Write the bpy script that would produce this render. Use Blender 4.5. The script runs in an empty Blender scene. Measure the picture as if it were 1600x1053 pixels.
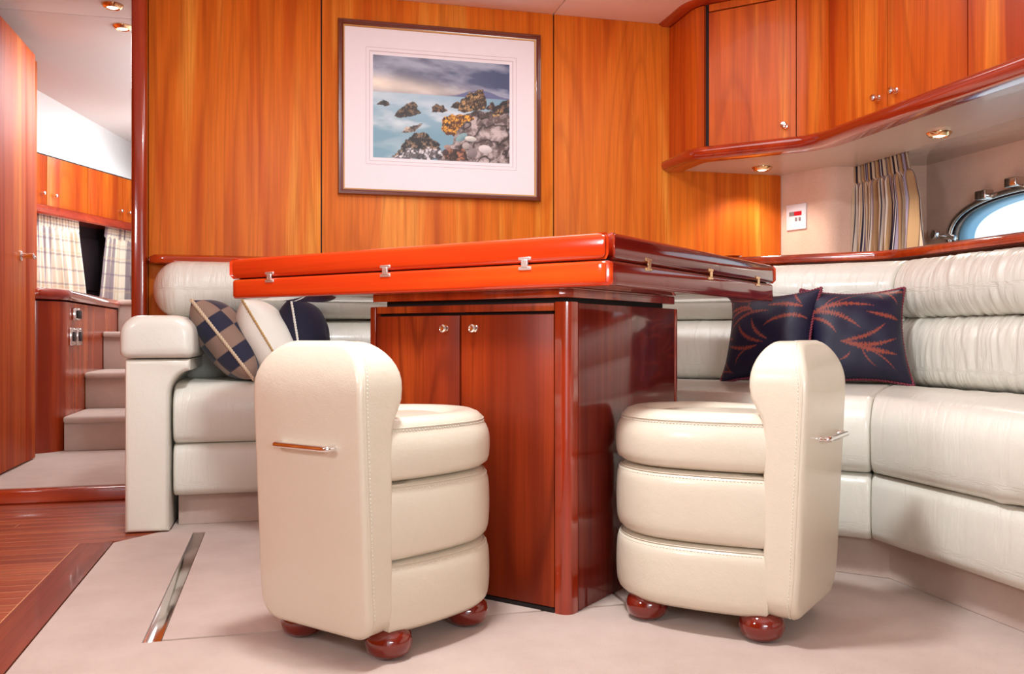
import bpy, bmesh, math, random
import numpy as np
from mathutils import Vector, Matrix
random.seed(7)
PI = math.pi
S = bpy.context.scene
COL = S.collection

# ------------------------------------------------------------------ camera
FPX = 1407.0
cam = bpy.data.cameras.new('camera')
cam.sensor_fit = 'HORIZONTAL'; cam.sensor_width = 36.0
cam.lens = FPX / 1600 * 36.0
cam.shift_y = -1.5 / 1600
cam.clip_start = 0.02
camo = bpy.data.objects.new('camera', cam); COL.objects.link(camo)
camo.location = (0, 0, 0.6)
camo.rotation_euler = (PI / 2, 0, -math.radians(14.2))
S.camera = camo

# ------------------------------------------------------------------ world, exposure
def lin(c):
    c = c / 255.0
    return c / 12.92 if c <= 0.04045 else ((c + 0.055) / 1.055) ** 2.4
def rgb(r, g, b): return (lin(r), lin(g), lin(b), 1.0)

w = bpy.data.worlds.new('world'); S.world = w; w.use_nodes = True
bg = w.node_tree.nodes['Background']
bg.inputs[0].default_value = (0.86, 0.94, 1.0, 1.0)
bg.inputs[1].default_value = 1.5
S.view_settings.view_transform = 'Standard'
S.view_settings.look = 'None'
S.view_settings.gamma = 1.0
S.view_settings.exposure = -0.08
S.view_settings.use_curve_mapping = False

def area(name, loc, target, sx, sy, power, color=(1, 1, 1), spread=None):
    l = bpy.data.lights.new(name, 'AREA'); l.shape = 'RECTANGLE'
    l.size = sx; l.size_y = sy; l.energy = power; l.color = color
    if spread: l.spread = spread
    o = bpy.data.objects.new(name, l); COL.objects.link(o); o.location = loc
    d = Vector(target) - Vector(loc)
    o.rotation_euler = d.to_track_quat('-Z', 'Y').to_euler()
    return o
def spot(name, loc, power, size=2.2, color=(1, .9, .78), rad=.03, blend=.6, target=None):
    l = bpy.data.lights.new(name, 'SPOT'); l.energy = power; l.spot_size = size; l.spot_blend = blend
    l.color = color; l.shadow_soft_size = rad
    o = bpy.data.objects.new(name, l); COL.objects.link(o); o.location = loc
    if target:
        o.rotation_euler = (Vector(target) - Vector(loc)).to_track_quat('-Z', 'Y').to_euler()
    return o
LC = (.88, .955, 1.0)
area('saloon_downlight', (0.20, 1.56, 1.91), (0.20, 1.62, 0.0), 0.20, 0.20, 37, LC)
area('saloon_side_light', (-1.35, 0.75, 1.35), (1.2, 1.9, 0.35), 0.30, 0.30, 12, LC)
area('saloon_ceiling_fill', (0.9, 2.6, 1.92), (0.9, 2.6, 0.0), 1.2, 0.7, 9, LC)  # added broad soft fill under the ceiling, no fixture modelled
area('aft_ceiling_fill', (0.5, -0.8, 0.95), (0.7, 2.2, 1.98), 0.8, 0.4, 15, LC, math.radians(100))  # added fill behind the camera, brightens the ceiling and upper walls
area('aft_opening_fill', (0.0, -1.35, 1.15), (0.5, 2.5, 0.8), 1.1, 1.2, 3, LC)  # added frontal fill at the invented rear opening, no door modelled
area('corridor_ceiling_fill', (-0.70, 5.2, 1.925), (-0.70, 5.2, 0.0), 0.36, 2.0, 28, LC)  # added overhead fill for the corridor, on top of its downlights
area('corridor_cove_fill', (-0.62, 6.0, 1.55), (-1.25, 5.9, 1.82), 0.10, 1.6, 5, (.93, .98, 1))  # added fill aimed at the white cove, no fixture there

# ------------------------------------------------------------------ node helpers
MATS = {}
class NT:
    def __init__(s, name):
        s.m = bpy.data.materials.new(name); s.m.use_nodes = True
        s.t = s.m.node_tree; s.n = s.t.nodes; s.b = s.n['Principled BSDF']
    def add(s, typ, **kw):
        n = s.n.new(typ)
        for k, v in kw.items():
            if k.startswith('i_'):
                n.inputs[k[2:].replace('_', ' ')].default_value = v
            else: setattr(n, k, v)
        return n
    def link(s, a, b): s.t.links.new(a, b)
    def math(s, op, a, b=None, clamp=False):
        n = s.add('ShaderNodeMath', operation=op, use_clamp=clamp)
        for i, v in enumerate((a, b)):
            if v is None: continue
            if isinstance(v, (int, float)): n.inputs[i].default_value = v
            else: s.link(v, n.inputs[i])
        return n.outputs[0]
    def mix(s, fac, a, b, blend='MIX'):
        n = s.add('ShaderNodeMix', data_type='RGBA', blend_type=blend)
        if isinstance(fac, (int, float)): n.inputs[0].default_value = fac
        else: s.link(fac, n.inputs[0])
        for i, v in ((6, a), (7, b)):
            if isinstance(v, tuple): n.inputs[i].default_value = v
            else: s.link(v, n.inputs[i])
        return n.outputs[2]
    def ramp(s, fac, stops, interp='LINEAR'):
        n = s.add('ShaderNodeValToRGB'); n.color_ramp.interpolation = interp
        el = n.color_ramp.elements
        while len(el) < len(stops): el.new(0.5)
        for e, (p, c) in zip(el, stops): e.position = p; e.color = c
        s.link(fac, n.inputs[0]); return n.outputs[0]
    def bump(s, h, strength, dist=0.01):
        n = s.add('ShaderNodeBump'); n.inputs['Strength'].default_value = strength
        n.inputs['Distance'].default_value = dist
        s.link(h, n.inputs['Height']); s.link(n.outputs[0], s.b.inputs['Normal']); return n
    def noise(s, vec, scale, detail=3, rough=.5, dist=0.0):
        n = s.add('ShaderNodeTexNoise'); n.inputs['Scale'].default_value = scale
        n.inputs['Detail'].default_value = detail; n.inputs['Roughness'].default_value = rough
        n.inputs['Distortion'].default_value = dist
        s.link(vec, n.inputs['Vector']); return n.outputs[0]

def simple(name, col, rough=.5, metal=0., coat=0., emit=None, estr=1., spec=.5):
    m = NT(name); b = m.b
    b.inputs['Base Color'].default_value = col; b.inputs['Roughness'].default_value = rough
    b.inputs['Metallic'].default_value = metal; b.inputs['Coat Weight'].default_value = coat
    b.inputs['Specular IOR Level'].default_value = spec
    tc = m.add('ShaderNodeTexCoord')
    n = m.noise(tc.outputs['Object'], 35, 3)
    c = m.mix(m.math('MULTIPLY', n, .18), col, tuple(x * .8 for x in col[:3]) + (1,))
    m.link(c, b.inputs['Base Color'])
    if emit:
        b.inputs['Emission Color'].default_value = emit; b.inputs['Emission Strength'].default_value = estr
    return m.m

def wood(name, dark, mid, light, grain='z', rough=.22, coat=.6, ring=.35, band=6.0, vary=1.0, spec=.5, fine=.22, streak=.55):
    m = NT(name); b = m.b
    tc = m.add('ShaderNodeTexCoord'); oi = m.add('ShaderNodeObjectInfo')
    off = m.math('MULTIPLY', oi.outputs['Random'], 9.0 * vary)
    comb = m.add('ShaderNodeCombineXYZ')
    for i in range(3): m.link(off, comb.inputs[i])
    va = m.add('ShaderNodeVectorMath', operation='ADD')
    m.link(tc.outputs['Object'], va.inputs[0]); m.link(comb.outputs[0], va.inputs[1])
    def sc(q):
        q = q * .55
        v = m.add('ShaderNodeVectorMath', operation='MULTIPLY')
        d = {'x': (q, 1, 1), 'y': (1, q, 1), 'z': (1, 1, q)}[grain]
        m.link(va.outputs[0], v.inputs[0]); v.inputs[1].default_value = d; return v.outputs[0]
    n1 = m.noise(sc(.10), band, 4, .55, .3)
    c = m.ramp(n1, [(.36, dark), (.48, mid), (.54, mid), (.64, light)])
    n2 = m.noise(sc(.16), 3.2, 1.5, .4)
    rg = m.math('SINE', m.math('MULTIPLY', n2, 110.0))
    rg = m.math('POWER', m.math('MULTIPLY', m.math('ADD', rg, 1.0), .5), 7.0)
    c = m.mix(m.math('MULTIPLY', rg, ring), c, tuple(x * .45 for x in dark[:3]) + (1,))
    n4 = m.noise(sc(.07), band * 3.4, 3, .6, .4)
    c = m.mix(m.math('MULTIPLY', m.math('SUBTRACT', n4, .50, True), streak * 4, True), c, tuple(x * .62 for x in dark[:3]) + (1,))
    n3 = m.noise(sc(.03), 160, 3, .7)
    f = m.math('MULTIPLY', m.math('SUBTRACT', n3, .42, True), fine * 5, True)
    c = m.mix(f, c, tuple(x * .55 for x in mid[:3]) + (1,))
    m.link(c, b.inputs['Base Color'])
    b.inputs['Roughness'].default_value = rough
    b.inputs['Coat Weight'].default_value = coat; b.inputs['Coat Roughness'].default_value = .04
    b.inputs['Specular IOR Level'].default_value = spec
    return m.m

def leather(name, col, rough=.34, creases=0.0, warm=.06):
    m = NT(name); b = m.b
    tc = m.add('ShaderNodeTexCoord')
    n0 = m.noise(tc.outputs['Object'], 5, 3)
    c = m.mix(n0, col, (col[0] * .95, col[1] * (.95 - warm * .5), col[2] * (.95 - warm), 1))
    m.link(c, b.inputs['Base Color'])
    b.inputs['Roughness'].default_value = rough
    b.inputs['Coat Weight'].default_value = .35; b.inputs['Coat Roughness'].default_value = .18
    v = m.add('ShaderNodeTexVoronoi'); v.inputs['Scale'].default_value = 420
    m.link(tc.outputs['Object'], v.inputs['Vector'])
    n = m.noise(tc.outputs['Object'], 22, 4, .6)
    h = m.math('ADD', m.math('MULTIPLY', v.outputs['Distance'], .12), m.math('MULTIPLY', n, .8))
    if creases:
        sc = m.add('ShaderNodeVectorMath', operation='MULTIPLY'); sc.inputs[1].default_value = (1, .16, 1)
        m.link(tc.outputs['UV'], sc.inputs[0])
        k = m.noise(sc.outputs[0], 16, 4, .55, .6)
        k = m.math('ABSOLUTE', m.math('SUBTRACT', k, .5))
        k = m.math('MULTIPLY', m.math('MINIMUM', m.math('MULTIPLY', k, 9.0), 1.0), creases)
        h = m.math('ADD', h, k)
    m.bump(h, .35, .004)
    return m.m

def vcol(name, rough=.7, sheen=0., coat=0., bumpscale=900, bs=.15):
    m = NT(name); a = m.add('ShaderNodeVertexColor'); a.layer_name = 'Col'
    m.link(a.outputs[0], m.b.inputs['Base Color']); m.b.inputs['Roughness'].default_value = rough
    m.b.inputs['Sheen Weight'].default_value = sheen; m.b.inputs['Coat Weight'].default_value = coat
    if bs:
        tc = m.add('ShaderNodeTexCoord')
        m.bump(m.noise(tc.outputs['Object'], bumpscale, 2), bs, .002)
    return m.m

def carpet(name, a, c2, scale=900):
    m = NT(name); tc = m.add('ShaderNodeTexCoord')
    n1 = m.noise(tc.outputs['Object'], 5, 5, .65); n2 = m.noise(tc.outputs['Object'], scale, 2)
    f = m.math('ADD', m.math('MULTIPLY', m.math('SUBTRACT', n1, .35, True), 1.6), m.math('MULTIPLY', m.math('SUBTRACT', n2, .5), 1.1), True)
    m.link(m.mix(f, a, c2), m.b.inputs['Base Color'])
    m.b.inputs['Roughness'].default_value = .95; m.b.inputs['Sheen Weight'].default_value = .3
    m.b.inputs['Specular IOR Level'].default_value = .1
    m.bump(m.noise(tc.outputs['Object'], scale * .8, 3), .6, .004)
    return m.m

M = {}
M['wall_wood'] = wood('cherry_wall_veneer', rgb(196, 82, 20), rgb(222, 116, 32), rgb(240, 156, 60), 'z', .45, .0, .22, 8.0, spec=.18, fine=.3)
M['cab_wood'] = wood('cherry_cabinet_veneer', rgb(182, 66, 20), rgb(212, 98, 26), rgb(234, 132, 42), 'z', .36, .06, .26, 7, spec=.25, fine=.3)
M['red_wood'] = wood('gloss_cherry_trim', rgb(128, 30, 12), rgb(160, 46, 18), rgb(182, 66, 26), 'z', .16, 1.0, .15, 9)
M['red_wood_x'] = wood('gloss_cherry_rail', rgb(150, 40, 14), rgb(180, 60, 20), rgb(200, 82, 28), 'x', .14, 1.0, .12, 9)
M['red_wood_y'] = wood('gloss_cherry_lip', rgb(150, 38, 16), rgb(174, 54, 22), rgb(192, 74, 30), 'y', .14, 1.0, .12, 9)
M['table_lit_x'] = wood('gloss_table_wood_lit', rgb(200, 42, 16), rgb(222, 62, 20), rgb(238, 100, 28), 'x', .14, .6, .10, 5, fine=.12)  # table wood with the bright glow of the lit front painted in
M['table_shaded_y'] = wood('gloss_table_wood_shaded', rgb(104, 22, 18), rgb(124, 30, 20), rgb(142, 42, 24), 'y', .10, .5, .10, 7, spec=.5, fine=.12)  # same table wood, darkened in colour for the shaded faces
M['under'] = wood('table_underside', rgb(150, 70, 50), rgb(170, 90, 70), rgb(190, 110, 80), 'x', .04, 1.0, .1, 7, spec=1.0)
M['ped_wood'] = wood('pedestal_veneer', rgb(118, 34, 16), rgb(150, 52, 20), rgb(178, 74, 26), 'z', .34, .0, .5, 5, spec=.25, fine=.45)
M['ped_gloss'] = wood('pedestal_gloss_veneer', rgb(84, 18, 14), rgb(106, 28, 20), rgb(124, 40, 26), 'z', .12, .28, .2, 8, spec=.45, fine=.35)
M['door_wood'] = wood('cabin_door_veneer', rgb(176, 62, 22), rgb(204, 90, 30), rgb(226, 124, 44), 'z', .5, .0, .1, 9, spec=.12)
M['hall_wood'] = wood('corridor_gloss_veneer', rgb(144, 44, 16), rgb(180, 68, 24), rgb(206, 98, 40), 'z', .2, .25, .2, 8, spec=.4)
M['teak'] = wood('teak_plank', rgb(138, 54, 28), rgb(168, 76, 42), rgb(192, 100, 60), 'x', .34, .3, .35, 14, fine=.4)
M['teak_y'] = wood('teak_border_plank', rgb(108, 40, 24), rgb(132, 52, 32), rgb(150, 66, 42), 'y', .3, .5, .35, 14, fine=.4)
M['leather'] = leather('ivory_leather', (.79, .748, .645, 1))
M['stool_leather'] = leather('ivory_stool_leather', (.76, .672, .54, 1), .33)
M['leather_s'] = leather('ivory_seat_leather', (.76, .73, .645, 1), .32, .45)
M['leather_c'] = leather('ivory_leather_creased', (.76, .73, .645, 1), .34, 1.3)
M['carpet'] = carpet('pink_beige_carpet', rgb(212, 186, 172), rgb(184, 154, 140))
M['suede'] = carpet('beige_suede_lining', rgb(228, 194, 176), rgb(208, 170, 150), 300)
M['ceil'] = simple('cream_headliner', rgb(255, 246, 238), .75)
M['white'] = simple('white_gelcoat', rgb(240, 242, 242), .35, coat=.3)
M['greywhite'] = simple('pale_grey_headliner', rgb(226, 222, 220), .5)
M['soffit'] = simple('grey_soffit_vinyl', rgb(196, 178, 166), .32, coat=.2)
M['soffit_gloss'] = simple('gloss_soffit_panel', rgb(190, 176, 168), .14, coat=.6)
M['black'] = simple('dark_gap', rgb(22, 8, 6), .7)
M['chrome'] = simple('chrome', (.86, .85, .84, 1), .08, 1.0)
M['steel'] = simple('polished_steel', (.62, .58, .55, 1), .12, 1.0)
M['hinge'] = simple('brushed_hinge', (.80, .74, .70, 1), .4, .85)
M['caulk'] = simple('tan_caulk', rgb(206, 140, 96), .8)
M['brass'] = simple('brass', (.80, .55, .30, 1), .15, 1.0)
M['lamp'] = simple('lamp_glow', (1, .95, .85, 1), .5, emit=(1, .88, .68, 1), estr=7)
M['foot'] = simple('red_lacquer_foot', rgb(120, 26, 12), .1, coat=1.0)
M['thread'] = simple('cream_thread', (.86, .80, .68, 1), .6)
M['vcol'] = vcol('woven_fabric', .8, .2)
M['silk'] = vcol('navy_silk', .55, .0, bumpscale=120, bs=.1)
M['print'] = vcol('photo_print', .45, bs=0)
M['mat'] = simple('picture_mount_board', rgb(240, 234, 236), .8)
M['matline'] = simple('mount_line', rgb(196, 176, 176), .8)
M['frame_wood'] = simple('dark_frame_wood', rgb(104, 40, 16), .25, coat=.6)
M['gilt'] = simple('gilt_fillet', (.50, .24, .06, 1), .45, .3)
M['pale_blue'] = simple('pale_blue_rim', rgb(150, 196, 224), .4)
M['plastic'] = simple('white_plastic', rgb(226, 222, 232), .35)
M['red_led'] = simple('red_display', rgb(176, 20, 40), .3, emit=rgb(190, 20, 40), estr=.25)
M['grey'] = simple('grey_button', rgb(130, 120, 122), .5)
M['dark'] = simple('dark_glass', rgb(46, 36, 40), .3)
M['gold_rope'] = simple('gold_rope', rgb(190, 150, 96), .6)
M['beige_rope'] = simple('beige_rope', rgb(206, 178, 148), .6)
M['white_rope'] = simple('white_rope', rgb(236, 230, 218), .6)
M['red_rope'] = simple('dark_red_rope', rgb(128, 44, 60), .6)
M['cream_fab'] = leather('cream_cushion_fabric', (.82, .77, .68, 1), .6)
M['navy_fab'] = simple('navy_velvet', rgb(16, 12, 40), .8)
def glass():
    m = NT('tinted_glass'); b = m.b
    b.inputs['Base Color'].default_value = (.85, .95, 1, 1); b.inputs['Roughness'].default_value = 0.02
    b.inputs['Transmission Weight'].default_value = 1.0; b.inputs['IOR'].default_value = 1.02
    return m.m
M['glass'] = glass()

# ------------------------------------------------------------------ object helpers
PM = {}
def finish(o, parent, world):
    COL.objects.link(o)
    mat = Matrix.Identity(4)
    if parent is not None:
        o.parent = parent; mat = PM[parent.name]
        if world: o.data.transform(mat.inverted())
    PM[o.name] = mat
    return o
def mk(name, verts, faces, mat, parent=None, world=True, smooth=True, uv=None, col=None, auto=None):
    me = bpy.data.meshes.new(name)
    me.from_pydata([tuple(map(float, v)) for v in verts], [], faces)
    me.materials.append(mat)
    if smooth: me.polygons.foreach_set('use_smooth', [True] * len(me.polygons))
    if uv is not None:
        l = me.uv_layers.new(name='UVMap')
        vi = np.zeros(len(me.loops), dtype=np.int32); me.loops.foreach_get('vertex_index', vi)
        l.data.foreach_set('uv', np.asarray(uv, dtype=np.float32)[vi].ravel())
    if col is not None:
        a = me.color_attributes.new('Col', 'FLOAT_COLOR', 'POINT')
        c = np.ones((len(verts), 4), dtype=np.float32); c[:, :3] = col
        a.data.foreach_set('color', c.ravel())
    me.update()
    o = bpy.data.objects.new(name, me)
    return finish(o, parent, world)
def from_bm(name, bm, mat, parent=None, world=True, smooth=True):
    bmesh.ops.recalc_face_normals(bm, faces=bm.faces)
    me = bpy.data.meshes.new(name); bm.to_mesh(me); bm.free(); me.materials.append(mat)
    if smooth:
        me.polygons.foreach_set('use_smooth', [True] * len(me.polygons))
        try: me.set_sharp_from_angle(angle=math.radians(42))
        except Exception: pass
    o = bpy.data.objects.new(name, me)
    return finish(o, parent, world)
def thing(name, label, cat, loc=(0, 0, 0), rotz=0.0, group=None, kind=None):
    o = bpy.data.objects.new(name, None); COL.objects.link(o)
    o.empty_display_size = .05
    o.location = loc; o.rotation_euler = (0, 0, rotz)
    PM[o.name] = Matrix.Translation(loc) @ Matrix.Rotation(rotz, 4, 'Z')
    if label: o['label'] = label
    if cat: o['category'] = cat
    if group: o['group'] = group
    if kind: o['kind'] = kind
    return o
def tag(o, label=None, cat=None, group=None, kind=None):
    for k, v in (('label', label), ('category', cat), ('group', group), ('kind', kind)):
        if v: o[k] = v
    return o
def bbox(bm, lo, hi, bev=0.0, seg=2):
    lo, hi = Vector(lo), Vector(hi)
    c = (lo + hi) / 2; s = hi - lo
    r = bmesh.ops.create_cube(bm, size=1.0, matrix=Matrix.Translation(c) @ Matrix.Diagonal((s.x, s.y, s.z, 1)))
    if bev:
        es = list({e for v in r['verts'] for e in v.link_edges})
        bmesh.ops.bevel(bm, geom=es, offset=bev, segments=seg, profile=.5, affect='EDGES')
def box(name, lo, hi, mat, parent=None, bev=.002, seg=2, world=True):
    bm = bmesh.new(); bbox(bm, lo, hi, bev, seg)
    return from_bm(name, bm, mat, parent, world)
def prism_bm(bm, pts, z0, z1, bev=0.0, seg=3, M4=None):
    vs = [bm.verts.new((p[0], p[1], z0)) for p in pts]; vt = [bm.verts.new((p[0], p[1], z1)) for p in pts]
    n = len(pts); fs = [bm.faces.new(vs[::-1]), bm.faces.new(vt)]
    for i in range(n): fs.append(bm.faces.new((vs[i], vs[(i + 1) % n], vt[(i + 1) % n], vt[i])))
    if bev:
        es = list({e for v in vs + vt for e in v.link_edges})
        bmesh.ops.bevel(bm, geom=es, offset=bev, segments=seg, profile=.5, affect='EDGES')
    if M4 is not None: bm.transform(M4)
def prism(name, pts, z0, z1, mat, parent=None, bev=0.0, seg=3, world=True, M4=None):
    bm = bmesh.new(); prism_bm(bm, pts, z0, z1, bev, seg, M4)
    return from_bm(name, bm, mat, parent, world)
def grid_faces(m, n, cu=False, cv=False):
    f = []
    for i in range(m if cu else m - 1):
        for j in range(n if cv else n - 1):
            i2, j2 = (i + 1) % m, (j + 1) % n
            f.append((i * n + j, i2 * n + j, i2 * n + j2, i * n + j2))
    return f
def tube(name, pts, r, mat, parent=None, seg=8, closed=False, world=True, join=None):
    pts = [Vector(p) for p in pts]; n = len(pts); V = []
    up = Vector((0, 0, 1)); prev = None
    for i, p in enumerate(pts):
        if closed: t = pts[(i + 1) % n] - pts[i - 1]
        else: t = pts[min(i + 1, n - 1)] - pts[max(i - 1, 0)]
        t.normalize()
        if prev is None:
            a = t.cross(up)
            if a.length < .1: a = t.cross(Vector((1, 0, 0)))
        else: a = prev - t * prev.dot(t)
        a.normalize(); b = t.cross(a); prev = a
        rr = r(i / (n - 1)) if callable(r) else r
        for k in range(seg):
            an = 2 * PI * k / seg
            V.append(p + a * (math.cos(an) * rr) + b * (math.sin(an) * rr))
    F = grid_faces(n, seg, closed, True)
    if not closed: F += [tuple(range(seg))[::-1], tuple((n - 1) * seg + k for k in range(seg))]
    if join is not None:
        o0 = len(join[0]); join[0].extend(V); join[1].extend([tuple(i + o0 for i in f) for f in F]); return
    return mk(name, V, F, mat, parent, world)
def rope(name, pts, r, mat, parent=None, closed=False, world=True, pitch=.018):
    """two strands twisted round each other along pts"""
    P = [Vector(p) for p in pts]
    if closed: P.append(P[0])
    L = [0]
    for i in range(1, len(P)): L.append(L[-1] + (P[i] - P[i - 1]).length)
    n = max(12, int(L[-1] / (pitch / 7)))
    J = ([], [])
    for ph in (0, PI):
        out = []
        k = 0
        for i in range(n + 1):
            s = L[-1] * i / n
            while k < len(L) - 2 and L[k + 1] < s: k += 1
            d = P[k + 1] - P[k]; q = P[k] + d * ((s - L[k]) / max(1e-9, L[k + 1] - L[k]))
            t = d.normalized(); a = t.cross(Vector((.3, .9, .2))).normalized(); b = t.cross(a)
            an = 2 * PI * s / pitch + ph
            out.append(q + (a * math.cos(an) + b * math.sin(an)) * r * .5)
        tube('', out, r * .62, mat, seg=5, join=J)
    return mk(name, J[0], J[1], mat, parent, world)
def lathe(name, prof, mat, parent=None, seg=20, M4=None, world=True):
    V = []
    for (r, z) in prof:
        for k in range(seg):
            a = 2 * PI * k / seg; V.append(Vector((r * math.cos(a), r * math.sin(a), z)))
    if M4 is not None: V = [M4 @ v for v in V]
    n = len(prof); F = grid_faces(n, seg, False, True)
    F = [f[::-1] for f in F]
    F += [tuple(range(seg))[::-1], tuple((n - 1) * seg + k for k in range(seg))]
    o = mk(name, V, F, mat, parent, world)
    try: o.data.set_sharp_from_angle(angle=math.radians(50))
    except Exception: pass
    return o
def frameM(loc, zdir, xdir=None):
    z = Vector(zdir).normalized(); x = Vector(xdir) if xdir else z.orthogonal()
    x = (x - z * x.dot(z)).normalized(); y = z.cross(x)
    return Matrix.Translation(loc) @ Matrix((x, y, z)).transposed().to_4x4()
def round_path(P, r, n=5):
    out = [Vector(P[0])]
    for i in range(1, len(P) - 1):
        a, b, c = Vector(P[i - 1]), Vector(P[i]), Vector(P[i + 1])
        rr = r[i - 1] if isinstance(r, (list, tuple)) else r
        p0 = b + (a - b).normalized() * rr; p1 = b + (c - b).normalized() * rr
        for k in range(n + 1):
            t = k / n; out.append((1 - t) ** 2 * p0 + 2 * t * (1 - t) * b + t * t * p1)
    out.append(Vector(P[-1])); return out
def offsets(path):
    """mitred outward normals (right of travel) for a 2-D path"""
    n = len(path); N = []
    seg = []
    for i in range(n - 1):
        d = (path[i + 1] - path[i]).normalized(); seg.append(Vector((d.y, -d.x)))
    for i in range(n):
        if i == 0: N.append(seg[0])
        elif i == n - 1: N.append(seg[-1])
        else:
            a, b = seg[i - 1], seg[i]; N.append((a + b) / (1 + a.dot(b)))
    return N
def sweep2(name, path, prof, mat, parent=None, cap=True, world=True, smooth=True):
    """prof: closed list of (n, z); n is outward to the right of travel"""
    path = [Vector(p) for p in path]; N = offsets(path); V = []
    for p, m in zip(path, N):
        for (a, z) in prof: q = p + m * a; V.append((q.x, q.y, z))
    k = len(prof); F = grid_faces(len(path), k, False, True)
    if cap: F += [tuple(range(k))[::-1], tuple((len(path) - 1) * k + i for i in range(k))]
    bm = bmesh.new(); vs = [bm.verts.new(v) for v in V]
    for f in F: bm.faces.new([vs[i] for i in f])
    return from_bm(name, bm, mat, parent, world, smooth)
def rrect(x0, z0, x1, z1, r, n=5):
    if not isinstance(r, (list, tuple)): r = [r] * 4     # bl, br, tr, tl
    out = []
    for (cx, cz, a0, rr) in ((x0 + r[0], z0 + r[0], PI, r[0]), (x1 - r[1], z0 + r[1], 1.5 * PI, r[1]), (x1 - r[2], z1 - r[2], 0, r[2]), (x0 + r[3], z1 - r[3], .5 * PI, r[3])):
        for k in range(n + 1):
            a = a0 + k / n * PI / 2; out.append((cx + rr * math.cos(a), cz + rr * math.sin(a)))
    return out

# ================================================================== STRUCTURE
def struct(o, label=None): o['kind'] = 'structure'; return tag(o, label)
CZ = 1.93
# --- floor : teak planks, border plank, carpet
floor = struct(box('floor', (-1.7, -1.4, -.08), (2.6, 3.58, -.012), M['caulk'], bev=0))
# carpet polygon with hatch
cz0, cz1 = -.012, 0.0
hx0, hx1, hy0, hy1 = -.27, .75, 1.885, 2.91
def cslab(x0, y0, x1, y1): return box('carpet_panel', (x0, y0, cz0), (x1, y1, cz1), M['carpet'], floor, bev=0)
prism('carpet_panel', [(-.48, -1.4), (hx0, -1.4), (hx0, 2.97), (-.34, 2.97), (-.48, 2.82)], cz0, cz1, M['carpet'], floor)
cslab(hx0, -1.4, 2.6, hy0); cslab(hx0, hy1, 2.6, 3.57)
cslab(hx1, hy0, 2.6, hy1)
prism('carpet_panel', [(-.34, 2.97), (hx0, 2.97), (hx0, 3.57), (-.34, 3.57)], cz0, cz1, M['carpet'], floor)
box('hatch_panel', (hx0 + .036, hy0 + .008, cz0), (hx1 - .01, hy1 - .006, .001), M['carpet'], floor, bev=.0015)
box('hatch_strip', (hx0 + .001, hy0 + .001, cz0), (hx0 + .034, hy1 - .001, -.002), M['steel'], floor, bev=.001)
box('hatch_strip', (hx0 + .034, hy0 + .001, cz0), (hx1, hy0 + .006, -.003), M['steel'], floor, bev=0)
prism('border_plank', [(-.575, -1.4), (-.484, -1.4), (-.484, 2.830), (-.49, 2.837), (-.575, 2.837)], cz0, 0.0, M['teak_y'], floor)
box('caulk', (-1.69, -1.0, cz0), (-.50, 3.56, -.0003), M['caulk'], floor, bev=0)
y = 3.565; pw = .056; k = 0
def xedge(y): return -.578 if y < 2.8375 else min(-.345, -.478 + (y - 2.825) * .93)
while y > -.9:
    y0 = y - pw + .0036; y1 = y
    js = -1.15 + .33 * ((k * 7) % 5 - 2) / 2 if k % 2 else None
    xa, xb = xedge(y0), xedge(y1)
    if js is None: prism('plank', [(-1.68, y0), (xa, y0), (xb, y1), (-1.68, y1)], cz0, 0.0, M['teak'], floor, 0)
    else:
        prism('plank', [(-1.68, y0), (js - .0015, y0), (js - .0015, y1), (-1.68, y1)], cz0, 0.0, M['teak'], floor, 0)
        prism('plank', [(js + .0015, y0), (xa, y0), (xb, y1), (js + .0015, y1)], cz0, 0.0, M['teak'], floor, 0)
    y -= pw; k += 1
# --- sill and corridor floor
sill = struct(box('trim_1', (-1.7, 3.545, 0), (-.49, 3.60, .049), M['red_wood_x'], bev=.006, seg=3))
cfl = struct(box('floor.001', (-1.9, 3.60, -.05), (-.44, 7.9, .05), M['carpet'], bev=0))
# --- back wall with three veneered panels
wall_back = struct(box('wall_back', (-.49, 3.58, 0), (2.62, 3.66, CZ), M['black'], bev=0))
for a, b in ((-.487, .1375), (.1425, 1.0775), (1.0825, 2.128)):
    box('panel', (a, 3.566, .05), (b, 3.580, CZ), M['wall_wood'], wall_back, bev=.002)
struct(box('wall_left', (-1.78, -1.4, -.05), (-1.7, 3.58, 2.0), M['wall_wood'], bev=0))
wd = struct(box('wall_left.001', (-1.7, 3.57, 0), (-1.13, 3.62, CZ), M['wall_wood'], bev=0))
struct(box('trim_2', (-.541, 3.515, .0), (-.488, 3.60, CZ), M['red_wood'], bev=.014, seg=4))
struct(box('trim_3', (-1.13, 3.53, 1.868), (-.541, 3.60, CZ), M['red_wood_x'], bev=.008, seg=3))
struct(box('wall_right', (2.60, -1.4, -.05), (2.66, 2.28, CZ), M['suede'], bev=0))
struct(box('wall_rear', (-1.78, -1.46, -.05), (-.6, -1.4, CZ), M['ceil'], bev=0))
struct(box('wall_rear.001', (.6, -1.46, -.05), (2.66, -1.4, CZ), M['ceil'], bev=0))
struct(box('wall_rear.002', (-.6, -1.46, 1.8), (.6, -1.4, CZ), M['ceil'], bev=0))  # invented opening between the rear walls lets sky in as frontal fill
# --- ceiling
ceil = struct(box('ceiling', (-1.78, -1.46, CZ + .012), (2.66, 3.66, CZ + .06), M['ceil'], bev=0))
for a, b in ((-1.78, .138), (.142, 1.078), (1.082, 2.66)):
    box('ceiling_panel', (a, -1.46, CZ), (b, 3.60, CZ + .012), M['ceil'], ceil, bev=.002)
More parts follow.
